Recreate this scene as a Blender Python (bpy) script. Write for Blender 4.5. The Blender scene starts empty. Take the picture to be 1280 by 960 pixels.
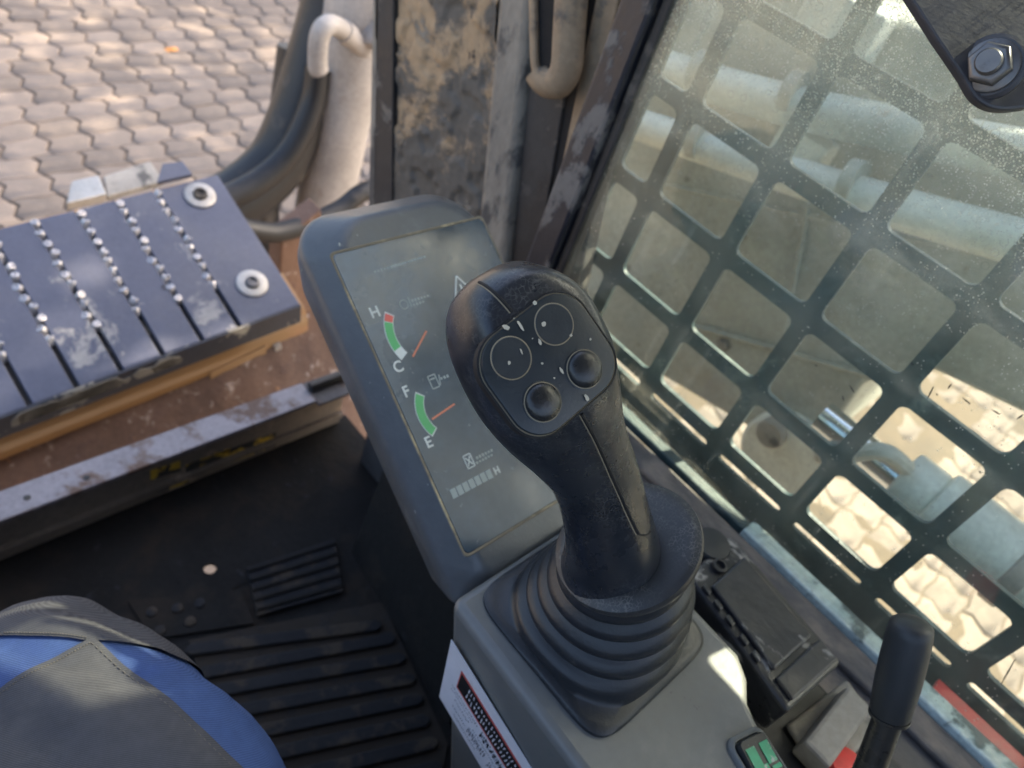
import bpy, bmesh, math, random
from mathutils import Vector, Matrix, noise
from mathutils.bvhtree import BVHTree
random.seed(7)
S = bpy.context.scene
COL = S.collection
V = Vector

# ------------------------------------------------------------------ camera
# metres; x = to the machine's right, y = forwards, z = up, cab floor at z = 0
RX = V((0.7120, -0.3180, 0.6260)); RY = V((-0.6450, -0.6490, 0.4030)); RZ = V((0.2780, -0.6910, -0.6670))
RX.normalize(); RZ = (RZ - RZ.dot(RX) * RX).normalized(); RY = RZ.cross(RX)
EYE = V((0, 0, 1.02)); FPX = 961.0
def ray(px, py):
    v = V((px - 640.0, py - 480.0, FPX)) / FPX
    return V((RX.dot(v), RY.dot(v), RZ.dot(v)))
def D(px, py, d): return EYE + ray(px, py) * d                      # at distance d along the view axis
def ZP(px, py, z): r = ray(px, py); return EYE + r * ((z - EYE.z) / r.z)
def XP(px, py, x): r = ray(px, py); return EYE + r * (x / r.x)
def YP(px, py, y): r = ray(px, py); return EYE + r * (y / r.y)
def cdir(x, y, z):                                                  # a direction given right / down / away from the eye
    v = V((x, y, z)); return V((RX.dot(v), RY.dot(v), RZ.dot(v))).normalized()

cam = bpy.data.cameras.new('camera'); co = bpy.data.objects.new('camera', cam); COL.objects.link(co)
r_ = cdir(1, 0, 0); u_ = cdir(0, -1, 0); b_ = cdir(0, 0, -1)
co.matrix_world = Matrix(((r_.x, u_.x, b_.x, EYE.x), (r_.y, u_.y, b_.y, EYE.y), (r_.z, u_.z, b_.z, EYE.z), (0, 0, 0, 1)))
cam.sensor_width = 36; cam.lens = 36 * FPX / 1280.0; cam.clip_start = 0.01; cam.clip_end = 500
cam.dof.use_dof = True; cam.dof.focus_distance = 0.335; cam.dof.aperture_fstop = 11.5
S.camera = co

# ------------------------------------------------------------------ sky, sun, exposure
SUN_EL, SUN_AZ = math.radians(43), math.radians(-13)     # azimuth from +x towards +y
sdir = V((math.cos(SUN_EL) * math.cos(SUN_AZ), math.cos(SUN_EL) * math.sin(SUN_AZ), math.sin(SUN_EL)))
W = bpy.data.worlds.new('World'); S.world = W; W.use_nodes = True
wn = W.node_tree; sky = wn.nodes.new('ShaderNodeTexSky'); sky.sky_type = 'NISHITA'; sky.sun_disc = False
sky.sun_elevation = SUN_EL; sky.sun_rotation = math.pi / 2 - SUN_AZ
sky.air_density = 1.0; sky.dust_density = 5.0; sky.ozone_density = 0.6
bg = wn.nodes['Background']; bg.inputs['Strength'].default_value = 0.15
wn.links.new(sky.outputs[0], bg.inputs['Color'])
sl = bpy.data.lights.new('sun', 'SUN'); so = bpy.data.objects.new('sun', sl); COL.objects.link(so)
sl.energy = 4.5; sl.angle = math.radians(0.5); sl.color = (1.0, 0.87, 0.69)
so.rotation_euler = (-sdir).to_track_quat('-Z', 'Y').to_euler(); so.location = sdir * 30
S.view_settings.view_transform = 'Standard'; S.view_settings.look = 'None'
S.view_settings.exposure = 1.95; S.view_settings.gamma = 1
S.cycles.max_bounces = 10; S.cycles.transparent_max_bounces = 16; S.cycles.caustics_reflective = False; S.cycles.caustics_refractive = False
try: S.cycles.use_denoising = True
except Exception: pass

# ------------------------------------------------------------------ material helpers
MATS = {}
def lk(nt, a, b): nt.links.new(a, b)
def nz(nt, vec, scale, detail=4, rough=0.6, w=0.0, dist=0.0):
    n = nt.nodes.new('ShaderNodeTexNoise'); n.noise_dimensions = '4D'
    n.inputs['Scale'].default_value = scale; n.inputs['Detail'].default_value = detail
    n.inputs['Roughness'].default_value = rough; n.inputs['W'].default_value = w; n.inputs['Distortion'].default_value = dist
    lk(nt, vec, n.inputs['Vector']); return n.outputs[0]
def ramp(nt, v, lo, hi, a=0.0, b=1.0):
    m = nt.nodes.new('ShaderNodeMapRange'); m.interpolation_type = 'SMOOTHSTEP'
    for k, x in enumerate((lo, hi, a, b)): m.inputs[k + 1].default_value = x
    lk(nt, v, m.inputs[0]); return m.outputs[0]
def math_(nt, op, a, b=None):
    m = nt.nodes.new('ShaderNodeMath'); m.operation = op
    for k, x in enumerate((a, b)):
        if x is None: continue
        if isinstance(x, (int, float)): m.inputs[k].default_value = x
        else: lk(nt, x, m.inputs[k])
    return m.outputs[0]
def mixc(nt, f, a, b):
    m = nt.nodes.new('ShaderNodeMix'); m.data_type = 'RGBA'
    if isinstance(f, (int, float)): m.inputs[0].default_value = f
    else: lk(nt, f, m.inputs[0])
    for k, x in ((6, a), (7, b)):
        if isinstance(x, tuple): m.inputs[k].default_value = (*x, 1)
        else: lk(nt, x, m.inputs[k])
    return m.outputs[2]
def mixf(nt, f, a, b):
    m = nt.nodes.new('ShaderNodeMix'); m.data_type = 'FLOAT'
    lk(nt, f, m.inputs[0])
    for k, x in ((2, a), (3, b)):
        if isinstance(x, (int, float)): m.inputs[k].default_value = x
        else: lk(nt, x, m.inputs[k])
    return m.outputs[0]
def coords(nt, scale=(1, 1, 1), rot=(0, 0, 0)):
    t = nt.nodes.new('ShaderNodeTexCoord'); mp = nt.nodes.new('ShaderNodeMapping')
    mp.inputs['Scale'].default_value = scale; mp.inputs['Rotation'].default_value = rot
    lk(nt, t.outputs['Object'], mp.inputs['Vector']); return mp.outputs[0]
def worn(name, base, rough=0.5, metal=0.0, layers=(), bump=(0, 0), mottled=0.25, stretch=(1, 1, 1), random_tint=0.0, spec=0.5, rot=(0,0,0), leather=None, weave=None):
    """base paint, mottled, with layers of dirt / rust / bare metal: (colour, noise scale, low, high, roughness, metallic[, detail])"""
    m = bpy.data.materials.new(name); m.use_nodes = True; nt = m.node_tree
    p = nt.nodes['Principled BSDF']; vec = coords(nt, stretch, rot)
    seed = (hash_(name) % 97) * 1.37
    big = nz(nt, vec, 9, 5, 0.6, seed); fine = nz(nt, vec, 140, 3, 0.6, seed + 3)
    f = math_(nt, 'ADD', math_(nt, 'MULTIPLY', big, 0.6), math_(nt, 'MULTIPLY', fine, 0.4))
    dark = tuple(c * (1 - mottled) for c in base); lite = tuple(min(1, c * (1 + mottled)) for c in base)
    c = mixc(nt, ramp(nt, f, 0.3, 0.7), dark, lite); r = None; mt = None; hsum = None
    r = ramp(nt, f, 0.3, 0.7, max(0.05, rough - 0.08), min(1, rough + 0.08))
    if random_tint:
        oi = nt.nodes.new('ShaderNodeObjectInfo')
        v = ramp(nt, oi.outputs['Random'], 0, 1, 1 - random_tint, 1 + random_tint)
        h = nt.nodes.new('ShaderNodeHueSaturation'); lk(nt, c, h.inputs['Color']); lk(nt, v, h.inputs['Value']); c = h.outputs[0]
    for i, L in enumerate(layers):
        col, sc, lo, hi, rg, me = L[:6]; det = L[6] if len(L) > 6 else 6
        k = ramp(nt, nz(nt, vec, sc, det, 0.65, seed + 7.7 * (i + 1), 0.3), lo, hi)
        cc = mixc(nt, fine, tuple(x * 0.75 for x in col), tuple(min(1, x * 1.2) for x in col))
        c = mixc(nt, k, c, cc); r = mixf(nt, k, r, rg); mt = mixf(nt, k, metal if mt is None else mt, me)
        hsum = k if hsum is None else math_(nt, 'ADD', hsum, k)
    bs, bst = bump
    hts = None
    if bst:
        hts = nz(nt, vec, bs, 5, 0.6, seed + 1)
        if hsum is not None: hts = math_(nt, 'ADD', hts, math_(nt, 'MULTIPLY', hsum, 0.5))
    if leather:
        sc, lc, amt = leather
        wv = nt.nodes.new('ShaderNodeVectorMath'); wv.operation = 'ADD'
        nn = nt.nodes.new('ShaderNodeTexNoise'); nn.inputs['Scale'].default_value = 260; lk(nt, vec, nn.inputs['Vector'])
        sc2 = nt.nodes.new('ShaderNodeVectorMath'); sc2.operation = 'SCALE'; sc2.inputs['Scale'].default_value = 0.0022
        lk(nt, nn.outputs['Color'], sc2.inputs[0]); lk(nt, vec, wv.inputs[0]); lk(nt, sc2.outputs[0], wv.inputs[1])
        vo = nt.nodes.new('ShaderNodeTexVoronoi'); vo.feature = 'DISTANCE_TO_EDGE'; vo.inputs['Scale'].default_value = sc
        lk(nt, wv.outputs[0], vo.inputs['Vector'])
        line = ramp(nt, vo.outputs['Distance'], 0.01, 0.13, 1, 0)
        patch = ramp(nt, nz(nt, vec, 24, 3, 0.6, seed + 5), 0.40, 0.60)
        patch = math_(nt, 'MULTIPLY', patch, ramp(nt, nz(nt, vec, 300, 2, 0.6, seed + 6), 0.35, 0.6))
        k = math_(nt, 'MULTIPLY', math_(nt, 'MULTIPLY', line, patch), amt)
        c = mixc(nt, k, c, lc)
        cell = ramp(nt, vo.outputs['Distance'], 0.0, 0.25)
        hts = math_(nt, 'ADD', hts, math_(nt, 'MULTIPLY', cell, 0.16)) if hts is not None else cell
    if weave:
        wt = nt.nodes.new('ShaderNodeTexWave'); wt.bands_direction = 'DIAGONAL'; wt.inputs['Scale'].default_value = weave
        wt.inputs['Distortion'].default_value = 0.8; wt.inputs['Detail'].default_value = 2; wt.inputs['Detail Scale'].default_value = 2
        lk(nt, vec, wt.inputs['Vector'])
        c = mixc(nt, math_(nt, 'MULTIPLY', wt.outputs['Fac'], 0.38), c, mixc(nt, 1.0, c, tuple(min(1, x * 1.9 + 0.02) for x in base)))
        hts = wt.outputs['Fac'] if hts is None else math_(nt, 'ADD', hts, math_(nt, 'MULTIPLY', wt.outputs['Fac'], 0.3))
    if hts is not None:
        b = nt.nodes.new('ShaderNodeBump'); b.inputs['Strength'].default_value = bst if bst else 0.4
        b.inputs['Distance'].default_value = 0.0006 if leather else 0.002; lk(nt, hts, b.inputs['Height']); lk(nt, b.outputs[0], p.inputs['Normal'])
    lk(nt, c, p.inputs['Base Color']); lk(nt, r, p.inputs['Roughness'])
    if mt is not None: lk(nt, mt, p.inputs['Metallic'])
    else: p.inputs['Metallic'].default_value = metal
    p.inputs['Specular IOR Level'].default_value = spec
    MATS[name] = m; return m
def hash_(s):
    h = 7
    for ch in s: h = (h * 31 + ord(ch)) % 100003
    return h
def flat(name, base, rough=0.5, metal=0.0):
    return worn(name, base, rough, metal, mottled=0.12)

MUD = (0.30, 0.245, 0.17); MUDG = (0.27, 0.25, 0.21); DUST = (0.36, 0.33, 0.28)
M = {}
M['paver'] = worn('paver', (0.210, 0.166, 0.133), 0.9, layers=[((0.265, 0.208, 0.16), 3, 0.5, 0.75, 0.9, 0), ((0.15, 0.135, 0.12), 11, 0.58, 0.75, 0.9, 0, 8), ((0.40, 0.36, 0.30), 60, 0.66, 0.76, 0.9, 0)], bump=(160, 0.6), mottled=0.2, random_tint=0.2)
M['joint'] = worn('joint_sand', (0.19, 0.155, 0.125), 0.95, bump=(300, 0.5))
M['sand'] = worn('sand_ground', (0.42, 0.34, 0.25), 0.95, layers=[((0.30, 0.24, 0.18), 2, 0.5, 0.7, 0.95, 0)], bump=(60, 0.6))
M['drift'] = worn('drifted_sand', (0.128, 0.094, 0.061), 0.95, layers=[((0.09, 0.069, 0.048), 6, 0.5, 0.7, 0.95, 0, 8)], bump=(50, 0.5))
M['plate'] = worn('blue_black_paint', (0.080, 0.088, 0.130), 0.40, 0.0, layers=[((0.34, 0.33, 0.32), 15, 0.58, 0.645, 0.8, 0, 10), ((0.115, 0.12, 0.155), 6, 0.46, 0.70, 0.6, 0, 8), ((0.02, 0.02, 0.025), 30, 0.67, 0.71, 0.6, 0)], bump=(220, 0.15), mottled=0.16)
M['lip'] = worn('dark_lip_paint', (0.030, 0.034, 0.048), 0.45, layers=[((0.27, 0.25, 0.21), 17, 0.56, 0.60, 0.9, 0, 9)], bump=(80, 0.4))
M['groove'] = worn('groove_dirt', (0.07, 0.062, 0.055), 0.85, layers=[(MUD, 24, 0.50, 0.7, 0.9, 0)], bump=(200, 0.4))
M['bright'] = worn('bright_metal', (0.50, 0.48, 0.48), 0.42, 0.6, layers=[((0.2, 0.18, 0.16), 90, 0.58, 0.72, 0.7, 0)], bump=(200, 0.2))
M['zinc'] = worn('zinc_washer', (0.42, 0.40, 0.37), 0.45, 0.55, layers=[((0.35, 0.32, 0.28), 70, 0.55, 0.72, 0.7, 0)])
M['tan'] = worn('tan_paint', (0.36, 0.215, 0.10), 0.20, 0.0, layers=[((0.45, 0.22, 0.13), 5, 0.62, 0.75, 0.3, 0), ((0.16, 0.11, 0.07), 20, 0.68, 0.8, 0.8, 0)], mottled=0.06, stretch=(0.4, 1, 1))
M['rust'] = worn('rusty_steel', (0.165, 0.098, 0.068), 0.62, 0.2, layers=[((0.38, 0.30, 0.26), 55, 0.57, 0.68, 0.4, 0.3), ((0.12, 0.07, 0.06), 20, 0.6, 0.72, 0.8, 0), ((0.42, 0.21, 0.09), 40, 0.62, 0.72, 0.7, 0)], bump=(70, 0.9))
M['sill'] = worn('worn_sill_steel', (0.25, 0.225, 0.232), 0.5, 0.2, layers=[((0.14, 0.085, 0.06), 20, 0.48, 0.60, 0.7, 0), ((0.08, 0.07, 0.07), 60, 0.68, 0.74, 0.8, 0)], bump=(120, 0.4))
M['inner'] = worn('flaking_black_paint', (0.20, 0.165, 0.135), 0.7, layers=[((0.42, 0.33, 0.25), 9, 0.53, 0.62, 0.85, 0, 8), ((0.40, 0.08, 0.04), 24, 0.66, 0.72, 0.8, 0)], bump=(80, 0.5))
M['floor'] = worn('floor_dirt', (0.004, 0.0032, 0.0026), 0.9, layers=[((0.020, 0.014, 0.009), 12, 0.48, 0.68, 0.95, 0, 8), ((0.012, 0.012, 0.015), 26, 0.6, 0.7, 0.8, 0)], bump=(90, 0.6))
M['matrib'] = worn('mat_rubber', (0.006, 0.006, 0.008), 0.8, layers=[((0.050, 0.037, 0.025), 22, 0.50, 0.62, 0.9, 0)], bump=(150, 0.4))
M['shell'] = worn('cab_shell_paint', (0.075, 0.072, 0.070), 0.6, layers=[(MUD, 7, 0.6, 0.72, 0.9, 0)], bump=(80, 0.4))
M['mudplate'] = worn('mud_caked_panel', (0.11, 0.10, 0.085), 0.75, layers=[((0.42, 0.30, 0.18), 9, 0.47, 0.55, 0.95, 0, 8), ((0.27, 0.24, 0.195), 15, 0.60, 0.64, 0.95, 0, 9), ((0.045, 0.042, 0.04), 22, 0.64, 0.68, 0.7, 0, 8)], bump=(60, 1.0))
M['mudtan'] = worn('dried_tan_mud', (0.31, 0.23, 0.15), 0.95, layers=[((0.15, 0.13, 0.11), 18, 0.56, 0.66, 0.9, 0, 8)], bump=(120, 0.8))
M['mudgrey'] = worn('dried_grey_mud', (0.28, 0.25, 0.205), 0.9, layers=[((0.085, 0.08, 0.075), 24, 0.5, 0.6, 0.7, 0, 8)], bump=(110, 0.8), stretch=(1, 1, 0.5))
M['seal'] = worn('black_seal', (0.018, 0.018, 0.02), 0.55, layers=[((0.17, 0.15, 0.125), 28, 0.56, 0.63, 0.9, 0, 9), ((0.06, 0.055, 0.05), 8, 0.45, 0.65, 0.8, 0, 7)], bump=(120, 0.4))
M['frame'] = worn('window_frame_paint', (0.018, 0.020, 0.028), 0.4, layers=[((0.17, 0.155, 0.14), 30, 0.53, 0.60, 0.8, 0, 8)], bump=(90, 0.4), stretch=(1, 1, 0.6))
M['rail'] = worn('worn_rail', (0.10, 0.092, 0.09), 0.75, layers=[((0.24, 0.20, 0.17), 14, 0.44, 0.58, 0.85, 0, 8), ((0.13, 0.09, 0.065), 30, 0.6, 0.7, 0.9, 0)], bump=(120, 0.7), stretch=(1, 0.5, 1))
M['guard'] = worn('guard_paint', (0.046, 0.074, 0.078), 0.5, layers=[((0.19, 0.225, 0.21), 22, 0.56, 0.7, 0.8, 0, 8)], bump=(90, 0.4))
M['pane_glare'] = worn('cracked_pane_edge', (0.50, 0.60, 0.58), 0.25, layers=[((0.10, 0.13, 0.13), 26, 0.52, 0.6, 0.5, 0, 8), ((0.42, 0.36, 0.25), 17, 0.6, 0.68, 0.8, 0, 8)], bump=(60, 0.6))  # pale teal stands for light reflected along the bottom edge of the glass
M['boompaint'] = worn('boom_grey_paint', (0.43, 0.43, 0.375), 0.6, layers=[((0.22, 0.19, 0.15), 18, 0.60, 0.72, 0.85, 0, 8), ((0.40, 0.36, 0.29), 5, 0.52, 0.72, 0.9, 0)], bump=(40, 0.3))
M['pipe'] = worn('pale_pipe_paint', (0.80, 0.80, 0.72), 0.42, layers=[((0.42, 0.25, 0.17), 9, 0.64, 0.78, 0.8, 0), ((0.14, 0.13, 0.11), 60, 0.68, 0.74, 0.8, 0)], bump=(40, 0.2))
M['chrome'] = flat('chrome_rod', (0.72, 0.76, 0.82), 0.12, 1.0)
M['white'] = worn('dirty_white_paint', (0.38, 0.345, 0.31), 0.5, layers=[((0.20, 0.15, 0.11), 9, 0.56, 0.78, 0.8, 0, 8)], bump=(50, 0.4))
M['rubber'] = worn('hose_rubber', (0.013, 0.013, 0.014), 0.45, layers=[((0.13, 0.11, 0.09), 9, 0.55, 0.75, 0.8, 0)], bump=(200, 0.2))
M['housing'] = worn('monitor_plastic', (0.092, 0.100, 0.107), 0.33, layers=[((0.22, 0.23, 0.23), 14, 0.52, 0.74, 0.6, 0, 7), ((0.50, 0.48, 0.38), 34, 0.67, 0.70, 0.9, 0, 6), ((0.42, 0.43, 0.42), 260, 0.70, 0.74, 0.9, 0, 3)], bump=(420, 0.12), mottled=0.12)
M['screen'] = worn('screen_glass', (0.024, 0.044, 0.066), 0.14, layers=[((0.12, 0.170, 0.225), 5, 0.34, 0.78, 0.42, 0, 6), ((0.17, 0.22, 0.25), 130, 0.62, 0.80, 0.7, 0, 3)], mottled=0.12, spec=0.6)  # broad pale blue layer paints a milky reflection over the dust film
M['print'] = flat('white_print', (0.58, 0.62, 0.60), 0.5)
M['printdim'] = flat('dim_print', (0.33, 0.38, 0.37), 0.5)
M['green'] = flat('green_print', (0.09, 0.42, 0.15), 0.5)
M['red'] = flat('red_print', (0.60, 0.10, 0.08), 0.5)
M['needle'] = flat('needle_orange', (0.62, 0.20, 0.12), 0.5)
M['trimline'] = worn('dusty_gap', (0.20, 0.17, 0.12), 0.9, layers=[((0.45, 0.38, 0.24), 30, 0.5, 0.65, 0.9, 0)])
M['console'] = worn('console_plastic', (0.130, 0.134, 0.131), 0.34, layers=[((0.25, 0.24, 0.21), 11, 0.50, 0.74, 0.7, 0, 8), ((0.07, 0.115, 0.11), 30, 0.62, 0.76, 0.6, 0, 6)], bump=(300, 0.05), mottled=0.1)
M['pedestal'] = worn('pedestal_plastic', (0.045, 0.043, 0.043), 0.6, layers=[((0.13, 0.11, 0.09), 14, 0.55, 0.72, 0.9, 0)], bump=(100, 0.3))
M['boot'] = worn('boot_rubber', (0.016, 0.019, 0.023), 0.36, layers=[((0.17, 0.17, 0.16), 26, 0.62, 0.82, 0.8, 0, 7)], bump=(500, 0.15), mottled=0.15)
M['grip'] = worn('grip_leather', (0.016, 0.019, 0.025), 0.29, layers=[((0.036, 0.039, 0.046), 12, 0.50, 0.90, 0.6, 0, 6)], bump=(1000, 0.07), leather=(520, (0.13, 0.13, 0.125), 0.5), mottled=0.15)
M['flange'] = worn('flange_leather', (0.022, 0.024, 0.027), 0.40, layers=[((0.07, 0.066, 0.058), 18, 0.55, 0.85, 0.6, 0, 6)], bump=(1000, 0.12), leather=(520, (0.14, 0.135, 0.12), 0.65), mottled=0.15)
M['face'] = worn('face_plastic', (0.015, 0.022, 0.028), 0.36, layers=[((0.11, 0.11, 0.10), 420, 0.70, 0.78, 0.8, 0, 2)], bump=(700, 0.10), mottled=0.1)
M['button'] = worn('button_plastic', (0.018, 0.0195, 0.021), 0.30, layers=[((0.15, 0.145, 0.13), 520, 0.68, 0.76, 0.8, 0, 2)], bump=(600, 0.12), mottled=0.1)
M['dustring'] = flat('dust_in_gap', (0.25, 0.21, 0.145), 0.9)
M['fleck'] = flat('dried_fleck', (0.46, 0.43, 0.35), 0.9)
M['fleckmud'] = worn('pale_mud_patch', (0.27, 0.25, 0.21), 0.9, bump=(120, 0.6))
M['matmud'] = worn('mat_mud', (0.026, 0.019, 0.013), 0.9, layers=[((0.012, 0.011, 0.012), 30, 0.52, 0.66, 0.8, 0, 8)], bump=(90, 0.6))
M['gap'] = flat('dark_gap', (0.006, 0.006, 0.007), 0.8)
M['label'] = worn('label_paper', (0.70, 0.69, 0.72), 0.45, layers=[((0.52, 0.50, 0.48), 40, 0.6, 0.75, 0.6, 0)], mottled=0.06)
M['ink'] = flat('black_ink', (0.015, 0.015, 0.017), 0.5)
M['inkgrey'] = flat('grey_ink', (0.22, 0.22, 0.24), 0.6)
M['switchpanel'] = worn('scuffed_black_plastic', (0.028, 0.029, 0.033), 0.35, layers=[((0.34, 0.32, 0.29), 22, 0.54, 0.585, 0.75, 0, 9), ((0.11, 0.10, 0.095), 9, 0.5, 0.7, 0.6, 0, 6)], bump=(110, 0.6), stretch=(1, 0.6, 1))
M['greyiron'] = worn('pale_dirty_iron', (0.30, 0.275, 0.24), 0.7, layers=[((0.09, 0.085, 0.08), 18, 0.54, 0.66, 0.8, 0, 8)], bump=(80, 0.6))
M['knob'] = worn('lever_knob_plastic', (0.024, 0.026, 0.028), 0.50, bump=(600, 0.08), mottled=0.08)
M['shaft'] = worn('lever_shaft', (0.055, 0.052, 0.048), 0.3, 0.5, layers=[((0.22, 0.18, 0.14), 30, 0.6, 0.75, 0.7, 0)], bump=(120, 0.2))
M['redpaint'] = worn('red_paint', (0.55, 0.03, 0.03), 0.4, layers=[((0.12, 0.09, 0.08), 40, 0.62, 0.72, 0.8, 0)])
M['bracket'] = worn('bracket_paint', (0.045, 0.045, 0.052), 0.45, layers=[((0.20, 0.165, 0.13), 12, 0.55, 0.72, 0.8, 0, 8)], bump=(120, 0.12), stretch=(1, 1, 2.5))
M['bolt'] = worn('bolt_steel', (0.15, 0.145, 0.145), 0.4, 0.7, layers=[((0.06, 0.055, 0.05), 120, 0.55, 0.7, 0.7, 0)])
M['charcoal'] = worn('charcoal_twill', (0.066, 0.064, 0.068), 0.9, layers=[((0.15, 0.14, 0.125), 10, 0.52, 0.8, 0.95, 0, 6), ((0.26, 0.25, 0.20), 40, 0.66, 0.85, 0.95, 0, 8)], bump=(300, 0.25), weave=480, spec=0.15)
M['blue'] = worn('blue_twill', (0.050, 0.084, 0.200), 0.9, layers=[((0.035, 0.06, 0.22), 9, 0.5, 0.75, 0.95, 0, 6), ((0.30, 0.36, 0.52), 130, 0.72, 0.8, 0.95, 0, 3)], bump=(300, 0.25), weave=480, spec=0.15)
M['thread'] = flat('seam_thread', (0.13, 0.115, 0.10), 0.9)
M['seat'] = worn('seat_fabric', (0.045, 0.045, 0.05), 0.9, bump=(200, 0.4))
M['bark'] = worn('bark', (0.16, 0.12, 0.085), 0.95, bump=(30, 0.9))
M['leafgreen'] = worn('leaf', (0.075, 0.11, 0.035), 0.6, mottled=0.35)
M['dryleaf'] = flat('dry_leaf', (0.55, 0.24, 0.07), 0.7)
M['greenlens'] = worn('green_switch_print', (0.02, 0.30, 0.14), 0.35, layers=[((0.45, 0.46, 0.38), 150, 0.54, 0.64, 0.8, 0)])
M['sticker'] = worn('torn_yellow_sticker', (0.62, 0.40, 0.05), 0.6, layers=[((0.045, 0.042, 0.04), 34, 0.46, 0.52, 0.6, 0, 8)], bump=(90, 0.3))

def make_glass():
    m = bpy.data.materials.new('dusty_green_glass'); m.use_nodes = True; nt = m.node_tree
    for n in list(nt.nodes):
        if n.type != 'OUTPUT_MATERIAL': nt.nodes.remove(n)
    out = [n for n in nt.nodes if n.type == 'OUTPUT_MATERIAL'][0]
    tr = nt.nodes.new('ShaderNodeBsdfTransparent'); tr.inputs[0].default_value = (0.905, 0.96, 0.925, 1)
    gl = nt.nodes.new('ShaderNodeBsdfGlossy'); gl.inputs['Roughness'].default_value = 0.03; gl.inputs['Color'].default_value = (0.9, 0.95, 0.92, 1)
    lwt = nt.nodes.new('ShaderNodeLayerWeight'); lwt.inputs['Blend'].default_value = 0.5
    frs = math_(nt, 'ADD', math_(nt, 'MULTIPLY', math_(nt, 'POWER', lwt.outputs['Facing'], 4.0), 0.6), 0.035)
    m1 = nt.nodes.new('ShaderNodeMixShader'); lk(nt, frs, m1.inputs[0]); lk(nt, tr.outputs[0], m1.inputs[1]); lk(nt, gl.outputs[0], m1.inputs[2])
    # dust: a thin film plus dried drops, drops densest high on the pane
    vec = coords(nt)
    sx = nt.nodes.new('ShaderNodeSeparateXYZ'); lk(nt, vec, sx.inputs[0])
    high = ramp(nt, math_(nt, 'ADD', sx.outputs[2], math_(nt, 'MULTIPLY', nz(nt, vec, 9, 4, 0.6, 2), 0.24)), 0.84, 1.04)
    vo = nt.nodes.new('ShaderNodeTexVoronoi'); vo.inputs['Scale'].default_value = 640; vo.inputs['Randomness'].default_value = 1; lk(nt, vec, vo.inputs['Vector'])
    dots = ramp(nt, vo.outputs['Distance'], 0.26, 0.46, 1, 0)
    sel = nt.nodes.new('ShaderNodeSeparateColor'); lk(nt, vo.outputs['Color'], sel.inputs[0])
    thr = math_(nt, 'GREATER_THAN', sel.outputs[0], math_(nt, 'SUBTRACT', 0.985, math_(nt, 'MULTIPLY', high, 0.62)))
    dots = math_(nt, 'MULTIPLY', math_(nt, 'MULTIPLY', dots, thr), ramp(nt, nz(nt, vec, 60, 4, 0.7, 9), 0.36, 0.56))
    vr = nt.nodes.new('ShaderNodeTexVoronoi'); vr.inputs['Scale'].default_value = 110; lk(nt, vec, vr.inputs['Vector'])
    d1 = ramp(nt, vr.outputs['Distance'], 0.24, 0.30); d2 = ramp(nt, vr.outputs['Distance'], 0.30, 0.37, 1, 0)
    s2 = nt.nodes.new('ShaderNodeSeparateColor'); lk(nt, vr.outputs['Color'], s2.inputs[0])
    rings = math_(nt, 'MULTIPLY', math_(nt, 'MULTIPLY', d1, d2), math_(nt, 'GREATER_THAN', s2.outputs[1], math_(nt, 'SUBTRACT', 1.0, math_(nt, 'MULTIPLY', high, 0.22))))
    film = ramp(nt, nz(nt, vec, 14, 6, 0.65, 4), 0.35, 0.75, 0.02, 0.085)
    st = coords(nt, (1, 26, 2.2), (0.35, 0, 0)); runs = ramp(nt, nz(nt, st, 3.0, 5, 0.65, 6), 0.56, 0.72, 0, 0.12); film = math_(nt, 'ADD', film, runs)
    smear = coords(nt, (1, 3, 9), (-0.5, 0, 0)); film = math_(nt, 'ADD', film, ramp(nt, nz(nt, smear, 4.0, 6, 0.7, 12), 0.52, 0.7, 0, 0.09))
    film = math_(nt, 'ADD', film, math_(nt, 'MULTIPLY', high, 0.20))  # haze thickened with height to paint in sun glare
    k = math_(nt, 'ADD', math_(nt, 'MULTIPLY', dots, 0.9), math_(nt, 'MULTIPLY', rings, 0.22))
    k = math_(nt, 'MINIMUM', math_(nt, 'ADD', k, film), 0.9)
    df = nt.nodes.new('ShaderNodeBsdfDiffuse'); df.inputs[0].default_value = (0.42, 0.56, 0.54, 1)
    tl = nt.nodes.new('ShaderNodeBsdfTranslucent'); tl.inputs[0].default_value = (0.80, 0.77, 0.66, 1)
    md = nt.nodes.new('ShaderNodeMixShader'); md.inputs[0].default_value = 0.5; lk(nt, df.outputs[0], md.inputs[1]); lk(nt, tl.outputs[0], md.inputs[2])
    m2 = nt.nodes.new('ShaderNodeMixShader'); lk(nt, k, m2.inputs[0]); lk(nt, m1.outputs[0], m2.inputs[1]); lk(nt, md.outputs[0], m2.inputs[2])
    lk(nt, m2.outputs[0], out.inputs[0]); return m
M['glass'] = make_glass()

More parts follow.
